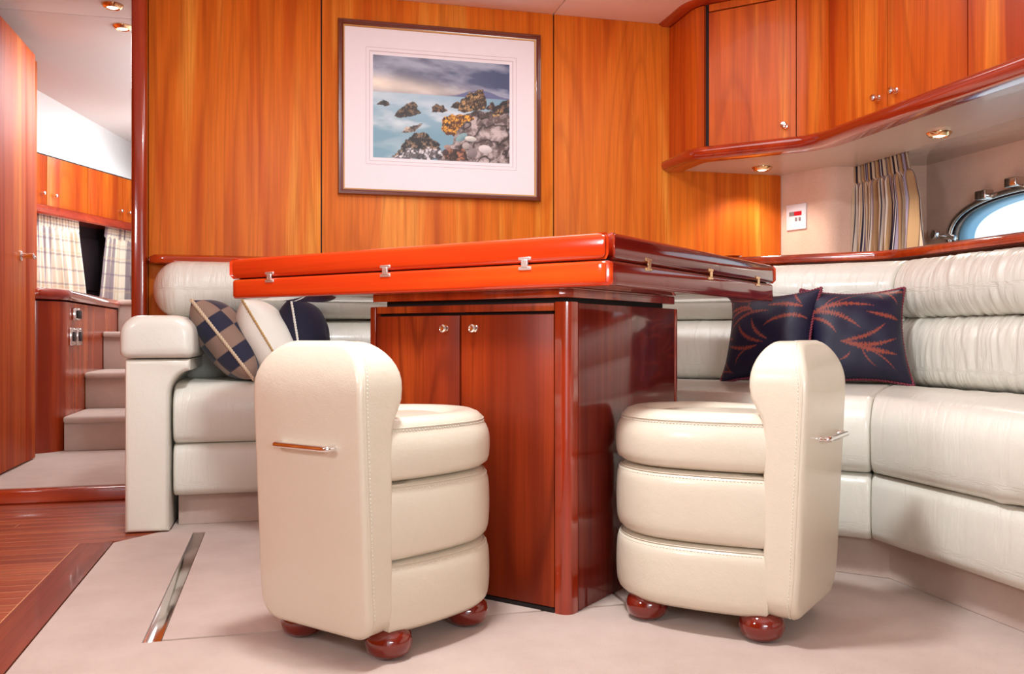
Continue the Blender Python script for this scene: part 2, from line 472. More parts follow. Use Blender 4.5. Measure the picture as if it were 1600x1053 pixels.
# --- corridor shell
ch = 1.94
cc = struct(box('ceiling.001', (-2.0, 3.60, ch + .01), (-.44, 8.2, ch + .05), M['greywhite'], bev=0))
box('ceiling_panel', (-2.0, 3.60, ch), (-.44, 4.085, ch + .01), M['greywhite'], cc, bev=.001)
box('ceiling_panel', (-2.0, 4.09, ch), (-.44, 8.2, ch + .01), M['greywhite'], cc, bev=.001)
struct(box('wall_right.001', (-.49, 3.60, -.05), (-.44, 8.2, ch + .05), M['greywhite'], bev=0))
struct(box('wall_left.002', (-2.06, 3.60, -.05), (-2.0, 8.2, ch + .05), M['greywhite'], bev=0))
struct(box('wall_back.001', (-2.06, 8.2, -.05), (-.44, 8.26, ch + .05), M['greywhite'], bev=0))
# hull direction
H0 = Vector((-1.41, 5.75)); H1 = Vector((-1.01, 6.65)); hd = (H1 - H0).normalized(); hn = Vector((-hd.y, hd.x))
def hp(s, off=0.0): p = H0 + hd * s - hn * off; return (p.x, p.y)
def hquad(name, s0, s1, o0, o1, z0, z1, mat, parent=None, bev=.002):
    return prism(name, [hp(s0, o0), hp(s1, o0), hp(s1, o1), hp(s0, o1)], z0, z1, mat, parent, bev, 2)
# upper hull wall below cabinets (dark window recess) and cove
hw = struct(hquad('wall_left.003', -.9, 1.5, -.18, -.135, .82, 1.33, M['dark'], bev=0))
cove_t = [(-1.313 - .02, 5.345), (-1.026, 6.74)]
ct0 = Vector((-1.313, 5.345)); ct1 = Vector((-1.026, 6.74)); cdv = ct1 - ct0
V = []; ns = 9
for i in range(ns):
    s = -.9 + 2.4 * i / (ns - 1)
    b = Vector(hp(s, 0.0)); tpar = (s + .0) / .985
    t = ct0 + cdv * tpar
    for k in range(6):
        q = k / 5; bulge = -.03 * math.sin(PI * q)
        V.append((b.x * (1 - q) + t.x * q + bulge, b.y * (1 - q) + t.y * q, 1.675 + (ch - 1.675) * q))
m_ = len(V)
V += [(x - .05, y, z + .01) for (x, y, z) in V]
F = grid_faces(ns, 6); F = F + [tuple(i + m_ for i in f) for f in F]
struct(mk('wall_left.004', V, F, M['white']))
struct(hquad('wall_left.005', -.9, 1.5, -.30, -.05, 1.676, 1.69, M['white'], bev=0))

# corridor upper cabinets
cu = thing('corridor_cabinet', 'orange wooden cabinet row with small knobs above the plaid curtains in the corridor', 'cabinet', (*hp(0), 1.34))
hquad('carcass', -.85, 1.45, -.13, -.014, 1.37, 1.67, M['black'], cu, bev=0)
def spx(px):
    """hull parameter where the ray through pixel column px crosses the cabinet face"""
    a = (px - 800) / FPX; d = Vector((.2453 + .9694 * a, .9694 - .2453 * a))
    # H0 + hd*s = t*d
    A = np.array([[hd.x, -d.x], [hd.y, -d.y]]); r = np.linalg.solve(A, -np.array([H0.x, H0.y])); return float(r[0])
edges = [-.84, spx(-10), spx(73), spx(137.5), spx(192), spx(192) + (spx(192) - spx(137.5)), 1.45]
for i in range(len(edges) - 1):
    d = hquad('door', edges[i] + .003, edges[i + 1] - .003, -.014, 0.0, 1.375, 1.668, M['cab_wood'], cu, bev=.0015)
    for px in (64, 83, 186, 199):
        s = spx(px)
        if edges[i] < s < edges[i + 1]:
            q = hp(s); n3 = Vector((-hn.x, -hn.y, 0))
            lathe('knob', [(.004, 0), (.004, .014), (.010, .018), (.012, .024), (.009, .030), (.002, .032)], M['chrome'], d, 12, frameM((q[0], q[1], 1.44), n3))
sweep2('lip', [hp(-.85), hp(1.45)], [(-.13, 1.315), (.02, 1.315), (.03, 1.325), (.03, 1.355), (.02, 1.37), (-.13, 1.37)], M['red_wood_y'], cu)

# corridor curtains
def curtain(name, label, group, p0, p1, z0, z1, colfn, nf=7, amp=.018, taper=0.0, nrm=(0, 0), nx=150, nz=50, gather=.06, seed=1, wid=None, loop=None):
    rs = np.random.RandomState(seed)
    p0, p1 = Vector(p0), Vector(p1)
    t = (p1 - p0); nv = Vector(nrm)
    V = []; C = []; ph = rs.rand(4) * 6
    rw = (z1 - z0)
    for i in range(nx):
        u = i / (nx - 1)
        for j in range(nz):
            v = j / (nz - 1); z = z0 + rw * v
            hd_ = max(0, 1 - abs((1 - v) * rw - gather) / .02) if gather else 0
            uu = u
            if taper:
                uu = u * (1 + taper * (v ** 1.5 - 1)) if taper < 0 else u
            wv = u + .004 * math.sin(5 * v + ph[0]) + .012 * math.sin(u * 11 + ph[1])
            f = math.sin(2 * PI * nf * wv + ph[2]) * (.75 + .35 * math.sin(5 * u + ph[3])) + .35 * math.sin(2 * PI * nf * 2.3 * wv + 2 * v)
            a = amp * (.5 + .6 * (1 - v)) * (1 - .55 * hd_)
            if (1 - v) * rw < gather: a = amp * .42; f = math.sin(2 * PI * nf * 2.2 * u + ph[1])
            w_ = wid(v) if wid else 1.0
            q = p0 + t * (uu * w_ if taper >= 0 else uu)
            if loop: w2 = loop(v); q = p1 - t * ((1 - u) * w2)
            q = q + nv * (a * f)
            V.append((q.x, q.y, z)); C.append(colfn(u, v))
    F = grid_faces(nx, nz)
    o = mk(name, V, F, M['vcol'], None, True, True, None, np.array(C))
    md = o.modifiers.new('thick', 'SOLIDIFY'); md.thickness = .002
    return tag(o, label, 'curtain', group)
def plaid(u, v):
    base = np.array(rgb(238, 226, 206)[:3]); nav = np.array(rgb(110, 88, 112)[:3]); gold = np.array(rgb(205, 178, 140)[:3])
    a = (u * 9) % 1; b = (v * 11) % 1
    c = base.copy()
    if a < .24: c = c * .25 + nav * .75
    elif .5 < a < .62: c = c * .4 + gold * .6
    if b < .12: c = c * .45 + nav * .55
    elif .5 < b < .58: c = c * .55 + gold * .45
    return c
n3 = (-hn.x, -hn.y)
curtain('curtain', 'cream and purple plaid curtain, wider left one below the corridor cabinets', None, hp(spx(44), -.03), hp(spx(131), -.03), .83, 1.318, plaid, 8, .022, nrm=n3, seed=3, wid=lambda v: 1.06 - .10 * v)
curtain('curtain', 'cream and purple plaid curtain beside the red pillar, right one in the corridor', None, hp(spx(160), -.03), hp(spx(232), -.03), .83, 1.318, plaid, 7, .022, nrm=n3, seed=5, loop=lambda v: 1.0 - .16 * v)
struct(hquad('window_1', spx(118), spx(180), -.133, -.12, .9, 1.24, M['dark'], bev=.006))

# corridor counter cabinet with curved corner
def arc(cx, cy, r, a0, a1, n=8): return [(cx + r * math.cos(math.radians(a0 + (a1 - a0) * k / n)), cy + r * math.sin(math.radians(a0 + (a1 - a0) * k / n))) for k in range(n + 1)]
R0 = .15
cbase = [(-1.75, 4.62)] + arc(-1.02 - R0, 4.62 + R0, R0, -90, 0, 10) + [(-1.02, 6.5), (-1.15, 6.5), (-1.75, 5.35)]
co = thing('corridor_counter', 'glossy red-brown curved counter cabinet beside the carpeted stairs', 'cabinet', (-1.2, 4.8, .05))
prism('body', cbase, .05, .765, M['hall_wood'], co)
pth = [(-1.75, 4.62)] + arc(-1.02 - R0, 4.62 + R0, R0, -90, 0, 12) + [(-1.02, 6.5)]
sweep2('counter_rail', pth, [(-.06, .772), (.0, .772), (.012, .776), (.022, .79), (.022, .806), (.012, .822), (-.01, .828), (-.06, .822)], M['red_wood_y'], co)
prism('counter_top', [(x - .02 if i > 0 else x, y + .02 if i < 5 else y) for i, (x, y) in enumerate(cbase)], .775, .815, M['hall_wood'], co)
q = lathe('counter_ring', [(.05, 0), (.055, .004), (.052, .010), (.045, .010), (.043, .004)], M['steel'], co, 24, Matrix.Translation((-1.13, 4.86, .822)))
# wall stile behind the counter
struct(box('trim_4', (-1.9, 4.80, .83), (-1.172, 4.84, ch), M['door_wood'], bev=.002))
# chrome fittings on the panel
sw = thing('wall_socket', 'square chrome socket with black face, above the pair of switches on the corridor counter', 'switch', (-1.02, 4.92, .68))
box('plate', (-1.0195, 4.86, .678), (-1.003, 4.99, .740), M['chrome'], sw, .004)
box('face', (-1.003, 4.885, .688), (-.996, 4.975, .728), M['black'], sw, .003)
for i, yy in enumerate((4.85, 4.99)):
    t = thing('light_switch', ['tall chrome switch on the corridor counter, the one nearer the curved corner', 'tall chrome switch on the corridor counter, the one nearer the stairs'][i], 'switch', (-1.02, yy, .55), 0, 'chrome switches below the socket')
    box('plate', (-1.0195, yy - .055, .553), (-1.008, yy + .055, .642), M['chrome'], t, .003)
    box('rocker', (-1.008, yy - .02, .573), (-1.000, yy + .025, .622), M['dark'], t, .003)
    for zz in (.562, .633): lathe('screw', [(.005, 0), (.004, .003), (.001, .004)], M['chrome'], t, 10, frameM((-1.008, yy, zz), (1, 0, 0)))

# stairs
st = thing('staircase', 'steep flight of steps covered in pale pink carpet behind the doorway', 'stairs', (-.76, 4.7, .05))
sy = [4.66, 5.13, 5.62, 6.1, 6.6]; sz = [.218, .41, .626, .83, 1.03]
for i in range(5):
    y0 = sy[i]; y1 = 6.9
    z0 = .05 if i == 0 else sz[i - 1]
    bm = bmesh.new()
    bbox(bm, (-1.018, y0 + .025, z0), (-.495, y1, sz[i] - .03), 0.006, 2)
    bbox(bm, (-1.018, y0, sz[i] - .034), (-.495, y1, sz[i]), .014, 4)
    from_bm('step', bm, M['carpet'], st)

# open cabin door (left edge)
dr = struct(thing('door_1', 'open glossy orange cabin door at the left edge', None, (-1.1, 3.66, .05)))
box('door_leaf', (-1.12, 3.66, .058), (-1.08, 4.28, 1.86), M['door_wood'], dr, bev=.004)
lv = lathe('door_handle', [(.022, 0), (.022, .004), (.012, .008), (.009, .03), (.012, .034), (.012, .05), (.004, .054)], M['chrome'], dr, 16, frameM((-1.08, 4.20, .94), (1, 0, 0)))
tube('lever', [(-1.04, 4.20, .94), (-1.038, 4.225, .94), (-1.042, 4.262, .937)], .008, M['chrome'], lv)
struct(box('trim_5', (-1.16, 4.286, .055), (-1.082, 4.44, 1.86), M['door_wood'], bev=.003))

# ================================================================== right side niche
bp = [(2.128, 3.58), (2.19, 3.40)] + [(2.205, 3.355), (2.225, 3.33), (2.26, 3.318)] + [(2.42, 3.30), (2.60, 3.22), (2.60, -1.4)]
pth = [Vector(p) for p in bp]
V = []
for p in pth: V += [(p.x, p.y, .0), (p.x, p.y, 1.34)]
off = offsets(pth)
m_ = len(V)
for p, n in zip(pth, off): V += [(p.x - n.x * .03, p.y - n.y * .03, .0), (p.x - n.x * .03, p.y - n.y * .03, 1.34)]
# cut for porthole: wall built as ring of quads around an oval on the X=2.60 run
wr = []
F = grid_faces(len(pth) - 1, 2); F += [tuple(i + m_ for i in f) for f in grid_faces(len(pth) - 1, 2)]
nichew = struct(mk('wall_right.002', V, F, M['suede'], smooth=True))
oc = (2.665, .985); oa, ob = .42, .152       # oval centre (y, z), half sizes
def oval(k, n=48, s=1.0, ds=0.0):
    a = 2 * PI * k / n; e = .80
    c, s_ = math.cos(a), math.sin(a)
    return (oc[0] + (oa + ds) * math.copysign(abs(c) ** e, c), oc[1] + (ob + ds) * math.copysign(abs(s_) ** e, s_))
def wallring(x):
    V = []; n = 48
    Y0, Y1, Z0, Z1 = -1.4, 3.22, 0.0, 1.34
    for k in range(n):
        V.append((x,) + oval(k, n))
        y, z = oval(k, n); a = 2 * PI * k / n
        dy, dz = math.cos(a), math.sin(a) * .8
        ty = (Y1 - oc[0]) / dy if dy > 1e-6 else ((Y0 - oc[0]) / dy if dy < -1e-6 else 1e9)
        tz = (Z1 - oc[1]) / dz if dz > 1e-6 else ((Z0 - oc[1]) / dz if dz < -1e-6 else 1e9)
        t = min(ty, tz); V.append((x, oc[0] + dy * t, oc[1] + dz * t))
    return V, n
V, n = wallring(2.60); F = []
for k in range(n): k2 = (k + 1) % n; F.append((2 * k, 2 * k + 1, 2 * k2 + 1, 2 * k2))
b0 = len(V)
for k in range(n): V.append((2.70,) + oval(k, n))
for k in range(n): F.append((2 * k, 2 * ((k + 1) % n), b0 + (k + 1) % n, b0 + k))
struct(mk('wall_right.003', V, F, M['suede'], smooth=False))
# porthole
pw_ = struct(thing('window_2', 'oval porthole with a polished steel frame', None, (2.60, oc[0], oc[1])))
def ovloop(x, ds): return [(x,) + oval(k, 64, ds=ds) for k in range(64)]
def ovring(name, sec, mat, parent):
    V = []
    for (x, ds) in sec: V += ovloop(x, ds)
    return mk(name, V, grid_faces(len(sec), 64, True, True), mat, parent)
ovring('frame', [(2.60, .010), (2.590, .010), (2.585, .006), (2.585, -.004), (2.590, -.010), (2.612, -.010), (2.612, .001)], M['steel'], pw_)
ovring('gasket', [(2.612, -.006), (2.606, -.009), (2.606, -.015), (2.614, -.016)], M['dark'], pw_)
V = ovloop(2.614, -.002) + ovloop(2.619, -.002)
mk('pane', V, [tuple(range(64)), tuple(range(64, 128))[::-1]] , M['glass'], pw_, smooth=False)
ovring('outer_rim', [(2.64, .0), (2.64, -.012), (2.70, -.020), (2.70, .0)], M['pale_blue'], pw_)
for (yy, zz) in ((2.875, 1.125), (2.73, 1.150), (2.55, 1.150)):
    box('hinge', (2.555, yy - .028, zz - .008), (2.598, yy + .028, zz + .028), M['steel'], pw_, .006, 3)
kb = lathe('knob', [(.008, 0), (.008, .02), (.020, .024), (.024, .034), (.020, .046), (.006, .050)], M['chrome'], pw_, 16, frameM((2.585, 3.115, 1.005), (-1, 0, .15)))
tube('clamp', [(2.59, 3.115, 1.005), (2.58, 3.08, 1.00), (2.59, 3.04, .99)], .012, M['chrome'], pw_)

# soffit under the cabinets
A_, B_, C_, D_ = Vector((1.595, 3.575)), Vector((1.595, 3.31)), Vector((1.897, 3.008)), Vector((1.93, 2.925))
E_ = Vector((1.93, .2))
cpath = [A_, *round_path([A_, B_, C_, D_ + Vector((0, -.0)), E_], [.05, .03, .03], 5)[1:-1], E_]
sof = struct(prism('ceiling.002', [(p.x, p.y) for p in cpath] + [(2.32, .2), (2.32, 3.575)], 1.309, 1.325, M['soffit']))
struct(box('ceiling.003', (2.324, .2, 1.312), (2.62, 3.575, 1.328), M['soffit_gloss'], bev=.002))

# ================================================================== upper cabinets
cab = thing('wall_cabinet', 'glossy cherry corner wall cabinet with one slanted door left of the paired-door cabinet', 'cabinet', (1.75, 3.3, 1.32))
cab2 = thing('wall_cabinet', 'long cherry wall cabinet with paired doors over the porthole', 'cabinet', (2.1, 2.2, 1.32))
INS = .016
inner = offsets(cpath)
inn = [p - n * INS for p, n in zip(cpath, inner)]
ksplit = min(range(len(cpath)), key=lambda i: (cpath[i] - D_).length)
prism('carcass', [(p.x, p.y) for p in inn[:-1]] + [(1.95, 2.90), (2.55, 2.90), (2.55, 3.575)], 1.33, 1.925, M['black'], cab)
box('carcass', (1.946, .2, 1.33), (2.55, 2.895, 1.925), M['black'], cab2, bev=0)
def facing(name, path, z0, z1, mat, parent):
    return sweep2(name, path, [(-INS, z0), (-.001, z0), (0, z0 + .001), (0, z1 - .001), (-.001, z1), (-INS, z1)], mat, parent)
ZD0, ZD1 = 1.352, 1.884
bq = B_ + (C_ - B_).normalized() * .012
facing('side_panel', [A_ - Vector((0, .009)), *round_path([A_, B_, C_], [.05], 6)[1:7], ], ZD0, 1.915, M['cab_wood'], cab)
dv = (C_ - B_).normalized()
q0 = B_ + dv * .055
cs_ = C_ + dv * 0.0
d1 = facing('door', [q0, C_ - dv * .035], ZD0, ZD1 - .002, M['cab_wood'], cab)
facing('top_rail', [q0, C_ - dv * .035], ZD1 + .003, 1.915, M['cab_wood'], cab)
facing('stile', round_path([C_ - dv * .031, C_, Vector((1.93, 2.922)), Vector((1.93, 2.908))], [.028, .012], 5), ZD0, 1.915, M['cab_wood'], cab)
facing('top_rail', [Vector((1.93, 2.904)), Vector((1.93, .2))], ZD1 + .003, 1.915, M['cab_wood'], cab2)
def knob(p, n, parent, s=1.0, name='knob'):
    return lathe(name, [(.011 * s, 0), (.011 * s, .002 * s), (.006 * s, .004 * s), (.006 * s, .012 * s), (.011 * s, .016 * s), (.013 * s, .022 * s), (.010 * s, .027 * s), (.002 * s, .028 * s)], M['chrome'], parent, 16, frameM(p, n))
kp = C_ - dv * .075; knob((kp.x, kp.y, 1.398), (-dv.y * -1 * -1, -dv.x * -1 * -1, 0) if False else (-.7071, -.7071, 0), d1)
de = [2.906, 2.578, 2.217, 1.86, 1.50, 1.14, .78, .42]
for i in range(len(de) - 1):
    d = facing('door', [Vector((1.93, de[i] - .002)), Vector((1.93, de[i + 1] + .002))], ZD0, ZD1 - .002, M['cab_wood'], cab2)
    ky = de[i + 1] + .045 if i % 2 == 0 else de[i] - .045
    knob((1.93, ky, 1.397), (-1, 0, 0), d)
# crown and lip mouldings
struct(sweep2('trim_6', cpath, [(-.03, 1.918), (.030, 1.918), (.048, 1.9265), (.048, CZ + .002), (-.03, CZ + .002)], M['red_wood_y']))
lipp = [(-.05, 1.300), (.004, 1.298), (.020, 1.302), (.032, 1.312), (.038, 1.326), (.034, 1.340), (.022, 1.349), (.004, 1.351), (-.05, 1.351)]
lcp = [A_ - Vector((0, .012)), *cpath[1:]]
struct(sweep2('trim_7', lcp, lipp, M['red_wood_y']))

# ledge rail on top of the sofa back
KZ = .868
K_ = Vector((2.03, 2.69))
RA = Vector((1.15, 3.57)); 
railp = [Vector((-.45, 3.47)), Vector((1.17, 3.47)), Vector((1.25, 3.47)), K_, Vector((2.03, .2))]
def railoff(path, prof, name, mat, label=None): return struct(sweep2(name, path, prof, mat))
rprof = [(-.10, .862), (0, .862), (.010, .866), (.014, .878), (.012, .888), (0, .896), (-.10, .896)]
rp = round_path([Vector((-.47, 3.565)), Vector((-.465, 3.475)), Vector((1.245, 3.475)), K_, Vector((2.03, .2))], [.045, .05, .06], 6)
struct(sweep2('trim_8', rp, rprof, M['red_wood_x']))
# ledge top behind the rail
struct(prism('trim_9', [(1.27, 3.575), (1.25, 3.54), (2.08, 2.72), (2.08, .2), (2.60, .2), (2.60, 3.30), (2.15, 3.50), (2.12, 3.575)], .864, .894, M['soffit']))
ds = thing('chrome_dish', 'shallow round chrome dish rim on the ledge behind the table corner', 'dish', (1.68, 3.175, .897))
lathe('dish', [(.015, 0), (.028, .003), (.037, .009), (.042, .012), (.038, .013), (.03, .007), (.006, .004)], M['steel'], ds, 28, Matrix.Translation((1.68, 3.175, .897)))

# curtain by the porthole
def stripes(u, v):
    rs = stripes.t; i = min(len(rs) - 1, int(u * len(rs))); return rs[i]
r_ = np.random.RandomState(11)
tan, gold, nav, crm, lav, brn = [np.array(rgb(*c)[:3]) for c in ((206, 184, 158), (176, 140, 100), (34, 28, 58), (224, 212, 200), (150, 138, 160), (120, 92, 70))]
seq = []
while len(seq) < 230:
    seq += r_.choice(3) * [tan] + [nav] * 2 + [crm] + [nav] + [lav] * r_.randint(1, 4) + [brn] + [gold] * r_.randint(3, 7) + [brn] + [tan] * r_.randint(2, 5) + [nav] + [crm] * 2 + [gold] * r_.randint(1, 4)
stripes.t = seq[:230]
curtain('curtain', 'gold, navy and cream striped curtain hanging beside the oval porthole', None, (2.325, 3.335), (2.325, 2.945), .896, 1.309, stripes, 7, .026, nrm=(-1, 0), nx=600, nz=50, gather=.075, seed=8, wid=lambda v: 1.02 - .12 * max(0, v - .55) / .45)

# thermostat / display panel
dpd = (Vector((2.19, 3.40)) - Vector((2.128, 3.58))).normalized(); pn = Vector((dpd.y, -dpd.x, 0))
def onp(s, z, o=0.0): p = Vector((2.128, 3.58)) + dpd * s + Vector((pn.x, pn.y)) * o; return Vector((p.x, p.y, z))
cp = thing('display_panel', 'small white control panel with red display on the beige lining', 'control panel', onp(.10, 1.07))
def onbox(name, s0, s1, z0, z1, o0, o1, mat, parent, bev=.001):
    bm = bmesh.new(); bbox(bm, (s0, -o1, z0), (s1, -o0, z1), bev, 2)
    R = Matrix((Vector((dpd.x, dpd.y, 0)), Vector((-pn.x, -pn.y, 0)), Vector((0, 0, 1)))).transposed().to_4x4()
    bm.transform(Matrix.Translation((2.128, 3.58, 0)) @ R); return from_bm(name, bm, mat, parent)
pl = onbox('plate', .045, .150, 1.062, 1.172, 0.0005, .008, M['plastic'], cp, .002)
onbox('display', .090, .128, 1.122, 1.140, .008, .0095, M['red_led'], cp, 0)
onbox('display_window', .062, .089, 1.122, 1.140, .008, .0095, M['grey'], cp, 0)
for s in (.094, .113): onbox('button', s, s + .011, 1.098, 1.114, .008, .0105, M['grey'], cp, .001)

# downlights
def downlight(x, y, z, label, power=4.0, mat='brass', grp='recessed ceiling downlights', r=.042):
    t = thing('downlight', label, 'downlight', (x, y, z), 0, grp)
    T = Matrix.Translation((x, y, z)) @ Matrix.Rotation(PI, 4, 'X')
    lathe('ring', [(r * .58, -.008), (r, 0.0005), (r, .003), (r * .86, .008), (r * .82, .012), (r * .64, .015), (r * .58, .010)], M[mat], t, 28, T)
    lathe('lens', [(.002, .0), (r * .57, .0), (r * .57, .009), (r * .4, .013), (.002, .014)], M['lamp'], t, 20, T)
    if power: spot('downlight_lamp', (x, y, z - .025), power, 2.3)
downlight(1.947, 3.41, 1.309, 'brass downlight under the corner cabinet, left of the curtain', 9.0)
downlight(2.215, 2.68, 1.309, 'brass downlight in the soffit above the porthole', 12.0)
downlight(-.677, 4.19, ch, 'nearer-the-pillar bright downlight in the corridor ceiling, lower in view', 3.0)
downlight(-.673, 3.93, ch, 'corridor ceiling downlight cut by the door head', 3.0)

# ================================================================== picture
pic = thing('framed_picture', 'framed seascape print with wide white mount on the wooden wall', 'picture', (.611, 3.56, 1.151))
PX0, PX1, PZ0, PZ1 = .202, 1.02, 1.151, 1.833
def pframe(name, x0, x1, z0, z1, w_, sec, mat, parent):
    """mitred frame; sec = closed list of (inset, y)"""
    V = []
    for (x, z, sx, szz) in ((x0, z0, 1, 1), (x1, z0, -1, 1), (x1, z1, -1, -1), (x0, z1, 1, -1)):
        for (i, yy) in sec: V.append((x + sx * i, yy, z + szz * i))
    k = len(sec); bm = bmesh.new(); vs = [bm.verts.new(v) for v in V]
    for f in grid_faces(4, k, True, True): bm.faces.new([vs[i] for i in f])
    return from_bm(name, bm, mat, parent)
pframe('frame', PX0, PX1, PZ0, PZ1, .026, [(0, 3.566), (0, 3.545), (.003, 3.540), (.008, 3.540), (.010, 3.544), (.013, 3.544), (.016, 3.548), (.021, 3.550), (.021, 3.566)], M['frame_wood'], pic)
pframe('fillet', PX0 + .021, PX1 - .021, PZ0 + .021, PZ1 - .021, .006, [(0, 3.566), (0, 3.549), (.004, 3.551), (.005, 3.5555), (.005, 3.566)], M['gilt'], pic)
IX0, IX1, IZ0, IZ1 = .338, .890, 1.302, 1.705
bm = bmesh.new()
def rl(x0, x1, z0, z1, y): return [bm.verts.new(p) for p in ((x0, y, z0), (x1, y, z0), (x1, y, z1), (x0, y, z1))]
Ls = [rl(PX0 + .02, PX1 - .02, PZ0 + .02, PZ1 - .02, 3.5655), rl(PX0 + .02, PX1 - .02, PZ0 + .02, PZ1 - .02, 3.556), rl(IX0 - .014, IX1 + .014, IZ0 - .014, IZ1 + .014, 3.556), rl(IX0 - .011, IX1 + .011, IZ0 - .011, IZ1 + .011, 3.559), rl(IX0 - .011, IX1 + .011, IZ0 - .011, IZ1 + .011, 3.5655)]
for a, b in zip(Ls, Ls[1:] + Ls[:1]):
    for i in range(4): bm.faces.new((a[i], a[(i + 1) % 4], b[(i + 1) % 4], b[i]))
from_bm('mount', bm, M['mat'], pic, smooth=False)
pframe('mount_line', IX0 - .028, IX1 + .028, IZ0 - .028, IZ1 + .028, .1, [(0, 3.5562), (0, 3.5555), (.0012, 3.5555), (.0012, 3.5562)], M['matline'], pic)
pframe('mount_line', IX0 - .0145, IX1 + .0145, IZ0 - .0145, IZ1 + .0145, .1, [(0, 3.5562), (0, 3.5554), (.0012, 3.5554), (.0012, 3.5562)], M['matline'], pic)
box('paper', (IX0 - .012, 3.560, IZ0 - .012), (IX1 + .012, 3.5655, IZ1 + .012), M['mat'], pic, 0)
# seascape
NX, NY = 330, 240
rs = np.random.RandomState(5)
def vnoise(x, y, seed):
    r = np.random.RandomState(seed); T = r.rand(64, 64)
    xi = np.floor(x).astype(int); yi = np.floor(y).astype(int); fx = x - xi; fy = y - yi
    fx = fx * fx * (3 - 2 * fx); fy = fy * fy * (3 - 2 * fy)
    g = lambda a, b: T[a % 64, b % 64]
    return (g(xi, yi) * (1 - fx) + g(xi + 1, yi) * fx) * (1 - fy) + (g(xi, yi + 1) * (1 - fx) + g(xi + 1, yi + 1) * fx) * fy
def fbm(x, y, seed, o=5, g=.5):
    s = 0; a = 1; t = 0
    for k in range(o): s = s + a * vnoise(x * 2 ** k, y * 2 ** k, seed + k); t += a; a *= g
    return s / t
U, Vv = np.meshgrid(np.linspace(0, 1, NX), np.linspace(0, 1, NY), indexing='ij')   # Vv 0 = top of picture
asp = 1.36; X_ = U * asp; Y_ = Vv
def C3(r, g, b): return np.array(rgb(r, g, b)[:3])
img = np.zeros((NX, NY, 3))
def lerp(a, b, t): t = np.clip(t, 0, 1)[..., None]; return a * (1 - t) + b * t
def put(mask, c):
    global img
    m = np.clip(mask, 0, 1)[..., None]; img = img * (1 - m) + c * m
hz = .355
cl = fbm(X_ * 2.0 + Y_ * 1.5, Y_ * 6 - X_ * 1.0, 20, 6)
sky = lerp(C3(120, 124, 140)[None, None], C3(62, 74, 112)[None, None], U * 1.1)
sky = lerp(sky, C3(160, 168, 186), (cl - .48) * 4.5)
sky = lerp(sky, C3(64, 66, 84), (.47 - cl) * 4 * (.7 - U * .3))
glow = np.exp(-((Y_ - .27 - .10 * U) / .075) ** 2) * np.clip(1.05 - U * 1.1, 0, 1)
sky = lerp(sky, C3(248, 236, 214), glow * (.7 + .9 * (cl - .3)))
img = sky
mt = np.clip((Vv - (hz - .075 * np.exp(-((U - .78) / .14) ** 2) - .02 * fbm(X_ * 12, Y_ * 0, 44))) * 90, 0, 1) * (U > .5)
put(mt * np.clip((U - .5) * 8, 0, 1), C3(98, 104, 142))
sea = lerp(C3(160, 190, 206)[None, None], C3(118, 160, 176)[None, None], (Vv - hz) * 2.5)
fm = fbm(X_ * 3, Y_ * 9, 60, 4)
sea = lerp(sea, C3(214, 226, 232), (fm - .45) * 3.2 * np.exp(-((Vv - .58) / .16) ** 2))
sea = lerp(sea, C3(96, 144, 164), (U - .45) * 1.4 * (Vv < .5))
sea = lerp(sea, C3(214, 230, 226), np.clip(.5 - U, 0, 1) * (fm - .35) * 3)
put(np.clip((Vv - hz) * 160, 0, 1), sea)
rk = fbm(X_ * 26, Y_ * 26, 90, 4); rk2 = fbm(X_ * 9, Y_ * 9, 95, 4)
def rock(cx, cy, rx, ry, dark, light, rough=.35, p=1.4, sharp=24, tilt=0.0):
    dx = (U - cx) / rx; dy = (Vv - cy - tilt * (U - cx)) / ry
    d = np.abs(dx) ** p + np.abs(dy) ** p
    e = 1 - d + (fbm(X_ * 16, Y_ * 16, int(cx * 900) + 7, 3) - .5) * rough * 2
    c = lerp(np.broadcast_to(dark, img.shape), light, (rk - .42) * 4 + (-dx * .25 - dy * .25))
    put(e * sharp * min(rx, ry) * 3, c)
wu = (fbm(X_ * 22, Y_ * 22, 300, 4) - .5) * .045; wv_ = (fbm(X_ * 22, Y_ * 22, 320, 4) - .5) * .05
def cuv(x, y):
    u = (x - 63) / 1112.0; t = 72 + (x - 67) * .0746; b = 920 + (x - 60) * .052
    return u, (y - t) / (b - t)
